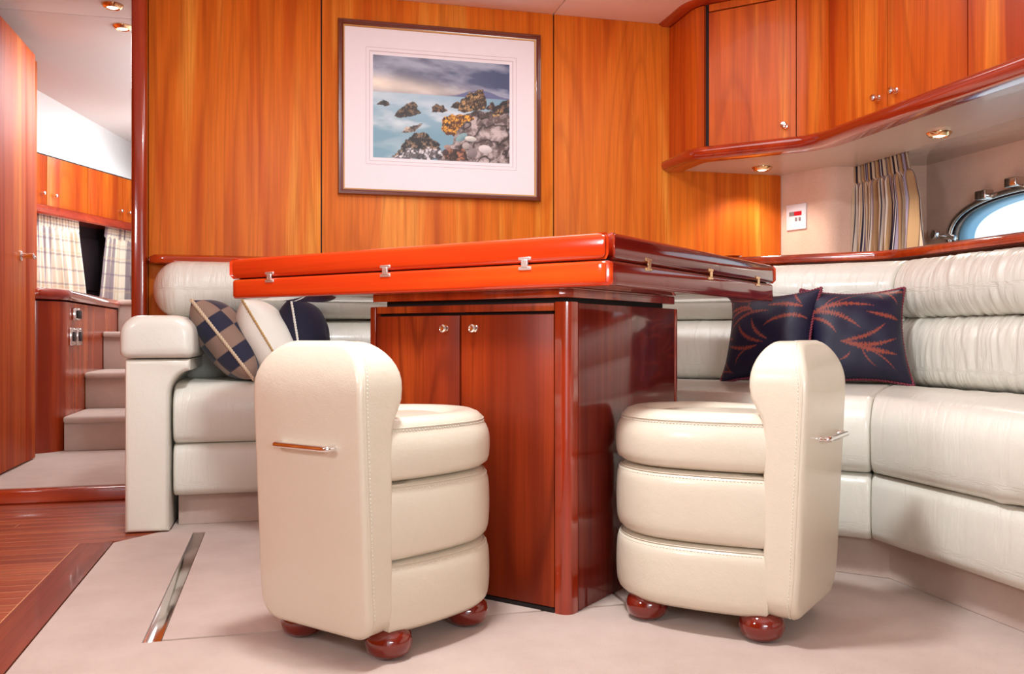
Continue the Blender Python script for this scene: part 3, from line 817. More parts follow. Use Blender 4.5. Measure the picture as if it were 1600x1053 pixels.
def poly(pts, dark, light, warp=1.0, soft=.006, thr=.47, gain=5, hl=(-.5, -.6), dens=26, seed=400):
    P = [cuv(*p) for p in pts]; uu = U + wu * warp; vv = Vv + wv_ * warp
    ins = np.zeros(U.shape, bool); dm = np.full(U.shape, 9.0); n = len(P)
    for i in range(n):
        (x1, y1), (x2, y2) = P[i - 1], P[i]
        c_ = ((y1 > vv) != (y2 > vv)) & (uu < (x2 - x1) * (vv - y1) / (y2 - y1 + 1e-12) + x1); ins ^= c_
        ex, ey = (x2 - x1) * asp, y2 - y1; t = np.clip((((uu - x1) * asp) * ex + (vv - y1) * ey) / (ex * ex + ey * ey + 1e-12), 0, 1)
        dm = np.minimum(dm, np.hypot((uu - x1) * asp - t * ex, vv - y1 - t * ey))
    m = np.clip(np.where(ins, dm, -dm) / soft + .5, 0, 1)
    cx = sum(p[0] for p in P) / n; cy = sum(p[1] for p in P) / n
    sx = max(abs(p[0] - cx) for p in P); sy_ = max(abs(p[1] - cy) for p in P)
    f = fbm(X_ * dens, Y_ * dens, seed, 5, .65); rdg = 1 - np.abs(2 * fbm(X_ * dens * .6 + Y_ * 4, Y_ * dens * .5, seed + 9, 3) - 1)
    t = (f - thr) * gain + ((U - cx) / sx * hl[0] + (Vv - cy) / sy_ * hl[1]) * .35
    c = lerp(np.broadcast_to(dark, img.shape), light, t); c = lerp(c, dark * .35, (rdg - .86) * 9)
    put(m, c)
poly([(92, 488), (118, 458), (145, 446), (172, 462), (202, 486), (160, 498)], C3(34, 26, 22), C3(96, 76, 58), .5)
poly([(230, 574), (262, 530), (318, 488), (378, 460), (408, 476), (420, 520), (442, 552), (400, 575), (320, 590), (250, 592)], C3(50, 40, 32), C3(146, 118, 84), .6)
poly([(536, 545), (540, 502), (568, 478), (590, 500), (620, 494), (660, 540), (610, 552)], C3(42, 32, 28), C3(128, 98, 70), .6)
poly([(684, 512), (700, 480), (740, 460), (770, 470), (760, 524)], C3(66, 48, 36), C3(150, 112, 72), .5)
poly([(285, 718), (330, 664), (400, 660), (450, 640), (458, 662), (400, 700), (320, 722)], C3(110, 96, 86), C3(206, 186, 164), .8)
poly([(205, 925), (260, 850), (330, 770), (380, 755), (398, 712), (470, 712), (560, 780), (606, 820), (600, 925), (400, 940)], C3(30, 24, 22), C3(150, 124, 94), 1.0)
poly([(210, 930), (260, 880), (340, 850), (400, 872), (480, 850), (620, 872), (620, 950), (300, 945)], C3(96, 88, 90), C3(224, 222, 224), 1.6, .02, .42, 6)
poly([(985, 520), (1000, 470), (1030, 465), (1055, 500), (1100, 480), (1130, 450), (1180, 440), (1180, 560), (1060, 560)], C3(44, 34, 30), C3(138, 106, 80), .7)
poly([(690, 820), (720, 760), (760, 650), (800, 570), (900, 540), (1000, 540), (1180, 560), (1180, 985), (600, 955), (620, 900)], C3(92, 76, 72), C3(198, 184, 180), .8, .006, .40, 3.2, (0, 0), 14, 430)
poly([(860, 570), (940, 560), (1010, 575), (1000, 605), (930, 610)], C3(30, 24, 24), C3(90, 72, 64), 1.2)
poly([(1020, 570), (1080, 530), (1150, 545), (1120, 585), (1050, 592)], C3(66, 50, 36), C3(206, 168, 104), 1.0)
poly([(742, 530), (772, 440), (830, 395), (880, 380), (905, 358), (948, 352), (968, 400), (985, 520), (900, 540), (780, 550)], C3(58, 42, 30), C3(186, 148, 96), .6, hl=(-.9, -.2), dens=40)
poly([(615, 640), (625, 590), (690, 570), (760, 562), (870, 590), (880, 612), (800, 640), (740, 700), (716, 755), (650, 730), (620, 690)], C3(92, 50, 14), C3(240, 172, 56), .7, .006, .42, 5, dens=34)
poly([(612, 900), (640, 860), (700, 850), (800, 860), (830, 950), (640, 945)], C3(56, 36, 28), C3(170, 112, 84), 1.0)
def stone(cx, cy, rx, ry, c, t=0.):
    dx = (U - cx) / rx; dy = (Vv - cy - t * (U - cx)) / ry; d = dx * dx + dy * dy
    put(np.clip((1 - d) * 5, 0, 1), lerp(np.broadcast_to(c * .4, img.shape), c, .8 - dy * .55 - dx * .2 + (rk - .5) * .5))
def stc(x, y, rx, ry, c, t=0.): u, v = cuv(x, y); stone(u, v, rx / 1112, ry / 840, c, t)
stc(775, 758, 50, 34, C3(132, 168, 172), -.6); stc(850, 770, 50, 24, C3(222, 220, 210), .1); stc(812, 828, 34, 32, C3(180, 170, 164))
stc(972, 858, 58, 38, C3(222, 214, 210), .1); stc(865, 885, 44, 40, C3(140, 128, 128)); stc(645, 885, 28, 26, C3(70, 50, 46)); stc(660, 838, 30, 20, C3(170, 140, 130))
gx = IX0 + (IX1 - IX0) * U; gz = IZ1 - (IZ1 - IZ0) * Vv
Vp = np.stack([gx.ravel(), np.full(NX * NY, 3.5592), gz.ravel()], 1)
mk('print', Vp, [f[::-1] for f in grid_faces(NX, NY)], M['print'], pic, smooth=False, col=img.reshape(-1, 3))

# ================================================================== SOFA
sofa = thing('corner_sofa', 'long ivory leather corner sofa with channelled back wrapping the table', 'sofa', (.9, 3.1, 0))
def creasefield(seed, length, smax, n, amp=.003, wmin=.004, wmax=.012, tilt=.25):
    r = np.random.RandomState(seed)
    return [(r.rand() * length, r.rand() * smax, r.uniform(.04, .16), r.uniform(-tilt, tilt), r.uniform(wmin, wmax), r.uniform(.3, 1) * amp * r.choice([-1, 1], p=[.65, .35]), r.uniform(-1, 1)) for _ in range(n)]
def crease_eval(cf, u, s):
    h = np.zeros_like(u)
    for (u0, s0, ls, tl, w_, a, cv) in cf:
        ds_ = s - s0; du = u - u0 - tl * ds_ - cv * ds_ ** 2 * 3
        h += a * np.exp(-(du / w_) ** 2 - (ds_ / ls) ** 2)
    return h
def cushion_sweep(name, F0, F1, B0, B1, prof, D, mat, parent, step=.012, cf=None, end=.018, round0=None, round1=None, pinch=.9):
    """closed (n,z) profile swept between front edge F0-F1 and back edge B0-B1"""
    F0, F1, B0, B1 = map(lambda p: np.array(p, float), (F0, F1, B0, B1))
    prof = np.array(prof, float)
    L = np.linalg.norm((F1 + B1) / 2 - (F0 + B0) / 2); m = max(8, int(L / step))
    us = np.linspace(0, 1, m)
    # denser near the ends
    extra = np.array([0, .001, .003, .006, .010, .015, .022]) / L
    if round0: extra = np.concatenate([extra, np.linspace(0, round0, 12) / L])
    us = np.unique(np.concatenate([us, extra, 1 - extra]))
    m = len(us); k = len(prof)
    cen = prof.mean(0)
    seglen = np.r_[0, np.cumsum(np.linalg.norm(np.diff(np.r_[prof, prof[:1]], axis=0), axis=1))][:k]
    P = np.zeros((m, k, 3)); UV = np.zeros((m, k, 2))
    for i, u in enumerate(us):
        d0, d1 = u * L, (1 - u) * L
        sc = 1.0
        e0 = 1 - (1 - min(1, d0 / end)) ** 2; e1 = 1 - (1 - min(1, d1 / end)) ** 2
        shrink = end * .75 * ((1 - math.sqrt(max(0, e0))) + (1 - math.sqrt(max(0, e1))))
        h = max(np.ptp(prof[:, 1]), .01); wd_ = max(np.ptp(prof[:, 0]), .01)
        fz = 1 - 2 * shrink / h; fn = 1 - 2 * shrink / wd_
        if round0 and d0 < round0: q = math.sqrt(max(0, 1 - (1 - d0 / round0) ** 2)); fz *= max(q, .02); fn *= max(q, .10)
        n = cen[0] + (prof[:, 0] - cen[0]) * fn; z = cen[1] + (prof[:, 1] - cen[1]) * fz
        fr = F0 * (1 - u) + F1 * u; bk = B0 * (1 - u) + B1 * u
        w_ = n / D
        P[i, :, 0] = fr[0] + (bk[0] - fr[0]) * w_; P[i, :, 1] = fr[1] + (bk[1] - fr[1]) * w_; P[i, :, 2] = z
        UV[i, :, 0] = u * L; UV[i, :, 1] = seglen
    if cf is not None:
        du = np.gradient(P, axis=0); dv_ = np.roll(P, -1, 1) - np.roll(P, 1, 1)
        N = np.cross(du, dv_); N /= (np.linalg.norm(N, axis=2, keepdims=True) + 1e-9)
        c = P.mean((0, 1)); sgn = np.sign(((P - P.mean(1, keepdims=True)) * N).sum())
        fade = np.clip(np.minimum(us, 1 - us) * L / .02, 0, 1)[:, None]
        P += N * sgn * (crease_eval(cf, UV[..., 0], UV[..., 1]) * fade)[..., None]
    V = P.reshape(-1, 3)
    F = grid_faces(m, k, False, True)
    F += [tuple(range(k)), tuple((m - 1) * k + i for i in range(k))[::-1]]
    bm = bmesh.new(); vs = [bm.verts.new(v) for v in V]; uvl = bm.loops.layers.uv.new('UVMap')
    UVf = UV.reshape(-1, 2)
    for f in F:
        fc = bm.faces.new([vs[i] for i in f])
        for lp, i in zip(fc.loops, f): lp[uvl].uv = UVf[i]
    o = from_bm(name, bm, mat, parent)
    return o
def profroll(n0, n1, z0, z1, r, nn=7, crown=.0):
    p = rrect(n0, z0, n1, z1, r, nn)
    # add mid points on long sides, apply crown
    out = []
    for i, a in enumerate(p):
        b = p[(i + 1) % len(p)]; out.append(a)
        L = math.hypot(b[0] - a[0], b[1] - a[1])
        if L > .03:
            k = int(L / .014)
            for j in range(1, k): t = j / k; out.append((a[0] + (b[0] - a[0]) * t, a[1] + (b[1] - a[1]) * t))
    if crown:
        nc, zc = (n0 + n1) / 2, (z0 + z1) / 2
        out = [(n - crown * (1 - ((z - zc) / ((z1 - z0) / 2)) ** 2) * (1 if n < nc else 0), z + (crown * .7 * (1 - ((n - nc) / ((n1 - n0) / 2)) ** 2) if z > zc else 0)) for n, z in out]
    return out
FP = (1.38, 1.905); FA = (.315, 2.97); FL = (-.335, 2.97); FR = (1.38, .5)
BP = (1.85, 2.43); BA = (.91, 3.37); BL = (-.335, 3.40); BR = (1.85, .5)
# seats
def unit(F, B): return math.hypot(F[0] - B[0], F[1] - B[1])
segs = [('L', (-.335, 2.97), FA, (-.335, 3.40), (.91 - .02, 3.40), .43), ('D', FA, FP, BA, BP, .70), ('R', FP, FR, BP, BR, .47)]
for nm, f0, f1, b0, b1, D in segs:
    cf = creasefield(hash(nm) % 1 + {'L': 3, 'D': 4, 'R': 5}[nm], 1.5, .9, {'L': 14, 'D': 26, 'R': 60}[nm], .0024, .010, .028, .6)
    cushion_sweep('seat_cushion', f0, f1, b0, b1, profroll(0.0, D + .02, .264, .448, [.03, .02, .02, .062], 8, .014), D, M['leather_s'], sofa, .012, cf, .014)
    cushion_sweep('base_panel', f0, f1, b0, b1, profroll(0.006, D, .100, .262, [.028, .01, .01, .028], 7, .008), D, M['leather_s'], sofa, .02, creasefield(9, 1.5, .5, 14, .0012, .01, .03, .4), .010)
    pf = [np.array(f0), np.array(f1), np.array(b0), np.array(b1)]
# carpeted plinth
pl_ = round_path([Vector((-.325, 3.035)), Vector((.34, 3.035)), Vector((1.452, 1.93)), Vector((1.452, .5))], [.002, .002], 1)
sweep2('plinth', pl_, [(-.35, 0.001), (0, .001), (0, .098), (-.35, .098)], M['carpet'], sofa)
# back rolls
RL = [('L', (-.335, 3.37), BA, (-.335, 3.57), (.993, 3.57), .20), ('D', BA, BP, (.993, 3.57), (2.05, 2.513), .20), ('R', BP, BR, (2.05, 2.513), (2.05, .5), .20)]
for nm, f0, f1, b0, b1, D in RL:
    sd = {'L': 21, 'D': 22, 'R': 23}[nm]; ncr = {'L': 20, 'D': 120, 'R': 420}[nm]; am = {'L': .0015, 'D': .0024, 'R': .0036}[nm]
    cushion_sweep('back_roll', f0, f1, b0, b1, profroll(.0, .19, .445, .652, [.05, .02, .02, .07], 9, .012), D, M['leather_c'], sofa, .0055, creasefield(sd, 2.0, .8, ncr, am, .0035, .009, .3), .012)
    if nm == 'L':
        f0u = (-.455, 3.37); b0u = (-.455, 3.57)
        cushion_sweep('back_roll', f0u, f1, b0u, b1, profroll(.0 - .05, .185, .664, .868, [.095, .04, .04, .095], 10, 0), D, M['leather_c'], sofa, .008, creasefield(sd + 9, 2.0, .8, 26, .0015, .006, .016, .25), .012, round0=.10)
    else:
        cushion_sweep('back_roll', f0, f1, b0, b1, profroll(-.005, .16, .656, .832, [.07, .02, .02, .085], 9, .012), D, M['leather_c'], sofa, .0055, creasefield(sd + 9, 2.0, .8, ncr, am, .0035, .009, .3), .012)
for a, b in ((BA, BP), (BP, BR)): pass
sweep2('back_frame', [Vector((-.30, 3.45)), Vector((.95, 3.45)), Vector((1.93, 2.47)), Vector((1.93, .5))], [(-.10, .1), (-.02, .1), (-.02, .82), (-.10, .82)], M['leather'], sofa)
# arm
fl = [(-.342 + .062 * (1 - math.cos(a)), .41 + .085 * math.sin(a)) for a in [PI / 2 * k / 8 for k in range(0, 9)]]
arm = [(-.468, .003), (-.342, .003)] + fl + [(-.280, .529), (-.468, .529)]
bm = bmesh.new()
def ring_(y, g):
    out = []; n = len(arm)
    for i in range(n):
        a, b, c = Vector(arm[i - 1]), Vector(arm[i]), Vector(arm[(i + 1) % n])
        d1 = (b - a).normalized(); d2 = (c - b).normalized(); n1 = Vector((-d1.y, d1.x)); n2 = Vector((-d2.y, d2.x))
        mm = (n1 + n2) / max(.35, 1 + n1.dot(n2)); q = b + mm * g
        out.append(bm.verts.new((q.x, y, q.y)))
    return out
rr_ = .014
rs_ = [ring_(2.925 + rr_ * (1 - math.sin(a)), rr_ * (1 - math.cos(a))) for a in [PI / 2 * k / 5 for k in range(5, -1, -1)]] + [ring_(3.1, 0), ring_(3.45, 0)]
n = len(arm); bm.faces.new(rs_[0]); bm.faces.new(rs_[-1][::-1])
for r0, r1 in zip(rs_, rs_[1:]):
    for i in range(n): bm.faces.new((r0[i], r1[i], r1[(i + 1) % n], r0[(i + 1) % n]))
from_bm('arm', bm, M['leather'], sofa)
cap = rrect(-.482, .532, -.268, .664, [.02, .02, .06, .06], 8)
ys = [(2.905, .55), (2.907, .75), (2.913, .90), (2.925, .97), (2.945, 1.0), (3.1, 1.01), (3.3, 1.01), (3.45, 1.0)]
V = []
cxx, czz = -.375, .598
for yy, s in ys:
    ins = .03 * (1 - s) / .45
    for x, z in cap: V.append((cxx + (x - cxx) * (1 - ins * 2 / .21), yy, czz + (z - czz) * (1 - ins * 2 / .13)))
k = len(cap); F = grid_faces(len(ys), k, False, True) + [tuple(range(k)), tuple((len(ys) - 1) * k + i for i in range(k))[::-1]]
bm = bmesh.new(); vv = [bm.verts.new(v) for v in V]
for f in F: bm.faces.new([vv[i] for i in f])
from_bm('arm_cap', bm, M['leather_c'], sofa)

# ================================================================== TABLE
T0 = (.64, 1.712); ang = math.atan2(-.743, .67)
tb = thing('dining_table', 'glossy red-orange folding dining table on a cupboard pedestal', 'table', (T0[0], T0[1], 0), ang)
TX, TY = -1.175, 1.06
def L(name, fn, *a, **k): return fn(name, *a, parent=tb, world=False, **k)
def slab(name, pts, z0, z1, mat, bev, seg=4):
    o = prism(name, pts, z0, z1, mat, tb, bev, seg, world=False)
    o.data.materials.append(M['table_shaded_y']); o.data.materials.append(M['under'])
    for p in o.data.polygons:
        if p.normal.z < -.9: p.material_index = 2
        elif p.normal.y > -.35 and p.normal.z < .9: p.material_index = 1  # edges turned away from the front get the shade-darkened copy
    return o
cr = .022
slab('tabletop', [(TX + cr, 0), (-cr, 0), (-.006, .006), (0, cr), (0, TY - cr), (-.006, TY - .006), (-cr, TY), (TX + cr, TY), (TX + .006, TY - .006), (TX, TY - cr), (TX, cr), (TX + .006, .006)], .702, .7545, M['table_lit_x'], .009, 4)
box('leaf_gap_blocker', (TX + .02, .02, .7535), (-.02, TY - .02, .758), M['black'], tb, 0, world=False)  # added black sheet that stops light showing through the gap under the leaves
cx_, cy_ = TX / 2, TY / 2
g = .004
def leaf(a, b, c):
    A, B, Cc = Vector(a), Vector(b), Vector(c); G = (A + B + Cc) / 3
    e = (B - A).normalized()
    Ai = A + e * .009; Bi = B - e * .009
    Ci = Cc + (G - Cc).normalized() * .012
    inn_ = lambda P, Q: P + (G - P).normalized() * .010
    pts = [Ai, Bi, inn_(B - e * .004, 0), Ci + e * .004, Ci - e * .004, inn_(A + e * .004, 0)]
    return [(p.x, p.y) for p in pts]
cn = [(TX, 0), (0, 0), (0, TY), (TX, TY)]
for i in range(4): slab('table_leaf', leaf(cn[i], cn[(i + 1) % 4], (cx_, cy_)), .7565, .811, M['table_lit_x'], .010, 5)
# H-shaped hinges
def hinge(p, axis, zc=.7555):
    bm = bmesh.new(); w2 = .016
    for dz in (-.0105, .0105): bbox(bm, (-w2, -.0015, dz - .0035), (w2, .003, dz + .0035), .0008, 1)
    bbox(bm, (-w2 * .5, -.003, -.008), (w2 * .5, .003, .008), .001, 1)
    R = Matrix.Rotation(0 if axis == 'x' else PI / 2, 4, 'Z')
    bm.transform(Matrix.Translation((p[0], p[1], zc)) @ R)
    from_bm('hinge', bm, M['hinge' if axis == 'x' else 'brass'], tb, False)
def colx(px):      # where the ray through px crosses the table's front face (local y=0)
    a = (px - 800) / FPX; d = Vector((.2453 + .9694 * a, .9694 - .2453 * a, 0)); Mi = PM[tb.name].inverted()
    o_ = Mi @ Vector((0, 0, 0)); dd = Mi.to_3x3() @ d; t = -o_.y / dd.y; return (o_ + dd * t).x
def coly(px):
    a = (px - 800) / FPX; d = Vector((.2453 + .9694 * a, .9694 - .2453 * a, 0)); Mi = PM[tb.name].inverted()
    o_ = Mi @ Vector((0, 0, 0)); dd = Mi.to_3x3() @ d; t = -o_.x / dd.x; return (o_ + dd * t).y
for px in (421, 602, 820): hinge((colx(px), -.0005), 'x')
for px in (1013, 1110, 1184): hinge((.0005, coly(px)), 'y')
# pedestal
P0 = Vector((-.126, .049)); pwx, pwy = .574, .575
x1_, y0_ = P0.x, P0.y; x0_ = x1_ - pwx; y1_ = y0_ + pwy
pr = .036
prism('pedestal_body', [(x0_ + .02, y0_ + .018), (x1_ - .02, y0_ + .018), (x1_ - .018, y0_ + .02), (x1_ - .018, y1_ - .02), (x1_ - .2, y1_ - .02), (x0_ + .02, y1_ - .22)], .012, .668, M['black'], tb, world=False)
prism('pedestal_head', [(x0_ + .004, y0_ + .006), (x1_ - .03, y0_ + .006), (x1_ - .006, y0_ + .03), (x1_ - .006, y1_ - .006), (x1_ - .2, y1_ - .006), (x0_ + .004, y1_ - .22)], .684, .702, M['red_wood'], tb, .001, 1, world=False)
prism('pedestal_neck', [(x0_ + .03, y0_ + .03), (x1_ - .03, y0_ + .03), (x1_ - .03, y1_ - .03), (x1_ - .2, y1_ - .03), (x0_ + .03, y1_ - .22)], .66, .686, M['black'], tb, world=False)
# corner post (rounded)
post = [(x1_ - pr, y0_ + .018), (x1_ - pr, y0_)] + [(x1_ - pr + pr * .0 + (pr - .022) + .022 * math.sin(a), y0_ + .022 - .022 * math.cos(a)) for a in [PI / 2 * k / 8 for k in range(9)]] + [(x1_, y0_ + pr), (x1_ - .018, y0_ + pr), (x1_ - .018, y0_ + .018)]
prism('corner_post', post, .0, .674, M['red_wood'], tb, 0, world=False)
# front face : rails and two doors
fx0, fx1 = x0_ + .022, x1_ - pr - .003
mid = colx(719); 
Mi = PM[tb.name].inverted()
def colface(px, y):
    a = (px - 800) / FPX; d = Vector((.2453 + .9694 * a, .9694 - .2453 * a, 0))
    o_ = Mi @ Vector((0, 0, 0)); dd = Mi.to_3x3() @ d; t = (y - o_.y) / dd.y; return (o_ + dd * t).x
mid = colface(719, y0_)
box('side_stile', (x0_, y0_ - .0, .0), (x0_ + .018, y0_ + .10, .672), M['red_wood'], tb, .003, world=False)
box('top_rail', (fx0, y0_, .655), (fx1, y0_ + .018, .672), M['ped_wood'], tb, .001, world=False)
for (a, b, kx) in ((fx0, mid - .0025, colface(696, y0_)), (mid + .0025, fx1, colface(741.5, y0_))):
    d = box('door', (a, y0_, .012), (b, y0_ + .016, .648), M['ped_wood'], tb, .0015, world=False)
    kk = lathe('knob', [(.0125, 0), (.0125, .002), (.006, .004), (.006, .010), (.011, .013), (.013, .017), (.0085, .020), (.003, .018), (.001, .018)], M['chrome'], d, 18, frameM((kx, y0_, .618), (0, -1, 0)) @ Matrix.Scale(.75, 4), world=False)
box('plinth_strip', (fx0, y0_ + .001, .0), (fx1, y0_ + .016, .010), M['black'], tb, 0, world=False)
# right face
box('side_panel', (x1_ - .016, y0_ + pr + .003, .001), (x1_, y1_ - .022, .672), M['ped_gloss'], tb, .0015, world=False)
box('side_stile', (x1_ - .03, y1_ - .018, .0), (x1_, y1_, .672), M['red_wood'], tb, .003, world=False)
prism('back_panel', [(x1_ - .03, y1_), (x1_ - .18, y1_), (x0_, y1_ - .20), (x0_, y0_ + .10), (x0_ + .018, y0_ + .10), (x0_ + .018, y1_ - .22), (x1_ - .19, y1_ - .02), (x1_ - .03, y1_ - .018)], .0, .672, M['ped_wood'], tb, world=False)

# ================================================================== STOOLS
def make_stool(label, loc, fdir, group=None):
    rz = math.atan2(fdir[1], fdir[0]) - PI / 2
    t = thing('stool', label, 'stool', (loc[0], loc[1], 0), rz, group)
    R, W, YB, YF = .175, .294, -.260, -.190
    # D shaped drum outline
    out = []
    for k in range(25):
        a = PI * k / 24; out.append((R * math.cos(a), R * math.sin(a) * 1.0))
    side = []
    for k in range(1, 9):
        q = k / 8; y = YF * q * 1.06; x = R - (R - W / 2 + .004) * (q ** 2); side.append((-x, y))
    out = out + side + [(-x, y) for x, y in [(s[0], s[1]) for s in reversed(side)]]
    out = np.array(out); NO = len(out)
    cen = np.array([0, 0.0])
    def drum(name, prof, mat):
        V = []
        for (ins, z) in prof:
            for p in out:
                l = math.hypot(*p); q = p * (1 - ins / l) if ins < l else p * .001
                if p[1] < YF + .001: q = np.array([q[0], max(q[1], YF - .01)])
                V.append((q[0], q[1], z))
        F = grid_faces(len(prof), NO, False, True); F = F + [tuple(range(NO))[::-1], tuple((len(prof) - 1) * NO + i for i in range(NO))]
        bm = bmesh.new(); vs = [bm.verts.new(v) for v in V]
        for f in F: bm.faces.new([vs[i] for i in f])
        return from_bm(name, bm, mat, t, False)
    def sect(z0, z1, b=.004):
        h = z1 - z0; P = [(.05, z0)]
        n = 14
        for k in range(n + 1):
            q = k / n; c = abs(2 * q - 1); P.append((.013 * c ** 9 - b * (1 - c ** 2), z0 + h * (.02 + .96 * q)))
        P.append((.05, z1)); return P
    drum('drum_section', sect(.046, .1805), M['stool_leather'])
    drum('drum_section', sect(.1815, .327), M['stool_leather'])
    P = [(.06, .330)]
    for k in range(11):
        q = k / 10; c = max(0, 1 - 2 * q); P.append((.014 * c ** 9 - .005 * (1 - (2 * q - 1) ** 2 * .9) + .009 * max(0, 2 * q - 1) ** 3, .331 + .092 * q))
    P += [(.010, .432), (.020, .441), (.034, .4465), (.050, .447), (.064, .4435), (.074, .437), (.080, .433), (.083, .4335), (.10, .438), (.13, .441), (.176, .442)]
    sc = drum('seat_cushion', P, M['stool_leather'])
    # seams + stitches
    def loop_pts(ins, z, lo=2, hi=None):
        pts = []
        for p in out[:]:
            l = math.hypot(*p); q = p * (1 - ins / l); pts.append((q[0], q[1], z))
        # open at the back
        i0 = 32; pts2 = pts[i0 + 1:] + pts[:i0 + 1]
        return pts2
    J = ([], [])
    def stitches(pts, length=.0045, gap=.0028, r=.0009, closed=False):
        P_ = [Vector(p) for p in pts]
        if closed: P_.append(P_[0])
        acc = 0.0; per = length + gap
        for i in range(len(P_) - 1):
            a, b = P_[i], P_[i + 1]; d = (b - a); Ls = d.length
            if Ls < 1e-6: continue
            d.normalize(); s = -acc
            while s < Ls:
                s0 = max(0, s); s1 = min(Ls, s + length)
                if s1 - s0 > .001: tube('', [a + d * s0, a + d * s1], r, None, seg=4, join=J)
                s += per
            acc = (Ls - s) % per if False else max(0, Ls - (s - per))
            acc = acc % per
    seam = ([], [])
    for (ins, z, is_, zs) in ((.0085, .4285, .0072, .4235), (.0062, .3205, .0020, .3145), (.0066, .1748, .0022, .1690)):
        tube('', loop_pts(ins, z), .0013, None, seg=5, join=seam)
        stitches(loop_pts(is_, zs))
    # back panel
    z0, z1 = .048, .590
    olr = rrect(-W / 2, z0, W / 2, z1, [.045, .045, .085, .085], 9)
    # densify straight runs
    ol = []
    for i, a in enumerate(olr):
        b = olr[(i + 1) % len(olr)]; ol.append(a); Ld = math.hypot(b[0] - a[0], b[1] - a[1])
        if Ld > .03:
            kk = int(Ld / .02)
            for j in range(1, kk): q = j / kk; ol.append((a[0] + (b[0] - a[0]) * q, a[1] + (b[1] - a[1]) * q))
    ol = np.array(ol); zc = (z0 + z1) / 2; hh = (z1 - z0) / 2
    def yf(z):
        b = 0.0
        if z > .425: q = min(1, (z - .425) / (.59 - .425)); b = .026 * math.sin(PI * min(1, q * 1.25) ** .75) if q < .8 else .026 * math.sin(PI * 1.0 ** .75) 
        b = 0.0
        if z > .42:
            q = (z - .42) / .17; b = .028 * (math.sin(min(q / .45, 1) * PI / 2) ** 2) * (1 - max(0, (q - .55) / .45) ** 2 * .9)
        return YF + b
    def yb(z):
        q = max(0, (z - .50) / .09); return YB - .018 * min(1, max(0, (z - .1) / .38)) + .030 * min(1.2, q) ** 2 + .006 * max(0, (.14 - z) / .09) ** 2
    rings = []
    re = .011
    for s in (.02, .25, .45, .65, .80, .90): rings.append(('b', s, 0))
    for k in range(6): rings.append(('be', k / 5, 0))
    for q in (.2, .4, .6, .8): rings.append(('m', q, 0))
    for k in range(6): rings.append(('fe', 1 - k / 5, 0))
    for s in (.90, .80, .65, .45, .25, .02): rings.append(('f', s, 0))
    V = []
    for typ, q, _ in rings:
        for (x, z) in ol:
            if typ in ('b', 'f'):
                s = q; ins = re
            elif typ in ('be', 'fe'):
                a = q * PI / 2; ins = re * (1 - math.sin(a)); s = 1
            else: ins = 0; s = 1
            xx = x * (1 - ins / (W / 2)) * s; zz = zc + (z - zc) * (1 - ins / hh) * s
            b, f = yb(zz), yf(zz)
            if typ == 'b': y = b - .004 * (1 - s ** 2)
            elif typ == 'f': y = f + .004 * (1 - s ** 2)
            elif typ == 'be': y = b + re * (1 - math.cos(q * PI / 2))
            elif typ == 'fe': y = f - re * (1 - math.cos(q * PI / 2))
            else: y = (b + re) * (1 - q) + (f - re) * q
            V.append((xx, y, zz))
    NOl = len(ol); F = grid_faces(len(rings), NOl, False, True) + [tuple(range(NOl))[::-1], tuple((len(rings) - 1) * NOl + i for i in range(NOl))]
    bm = bmesh.new(); vs = [bm.verts.new(v) for v in V]
    for f in F: bm.faces.new([vs[i] for i in f])
    bk = from_bm('backrest', bm, M['stool_leather'], t, False)
    # piping seam near the back edge
    def ring_at(ins, dy):
        return [(x * (1 - ins / (W / 2)), yb(zc + (z - zc)) + dy, zc + (z - zc) * (1 - ins / hh)) for x, z in ol]
    tube('', ring_at(.0008, .012), .0022, None, seg=5, closed=True, join=seam)
    stitches(ring_at(-.0002, .018), closed=True); stitches(ring_at(.0055, .0045), closed=True)
    sp = mk('seam_piping', seam[0], seam[1], M['stool_leather'], t, False)
    o = mk('stitching', J[0], J[1], M['thread'], t, False); o['kind'] = 'stuff'
    # chrome handle
    hz_ = .397
    hp_ = round_path([Vector((-.070, YB - .010, hz_)), Vector((-.072, YB - .036, hz_)), Vector((.072, YB - .036, hz_)), Vector((.070, YB - .010, hz_))], [.010, .010], 5)
    hp_ = [p + Vector((.010, 0, 0)) for p in hp_]
    tube('handle', hp_, .0055, M['chrome'], t, seg=10, world=False)
    for (x, y) in ((-.112, -.178), (.116, -.172), (-.112, .070), (.118, .062)):
        prf = [(.018, .058), (.032, .054), (.042, .043), (.0455, .028), (.041, .012), (.030, .003), (.012, 0.0)]
        lathe('foot', prf[::-1], M['foot'], t, 24, Matrix.Translation((x, y, 0)), world=False)
    return t
make_stool('ivory leather drum stool on the left, its handled back toward the camera', (.2455, 1.895), (.76, .65))
make_stool('ivory leather drum stool on the right, seat turned left toward the pedestal', (.8816, 1.816), (-.67, .743))

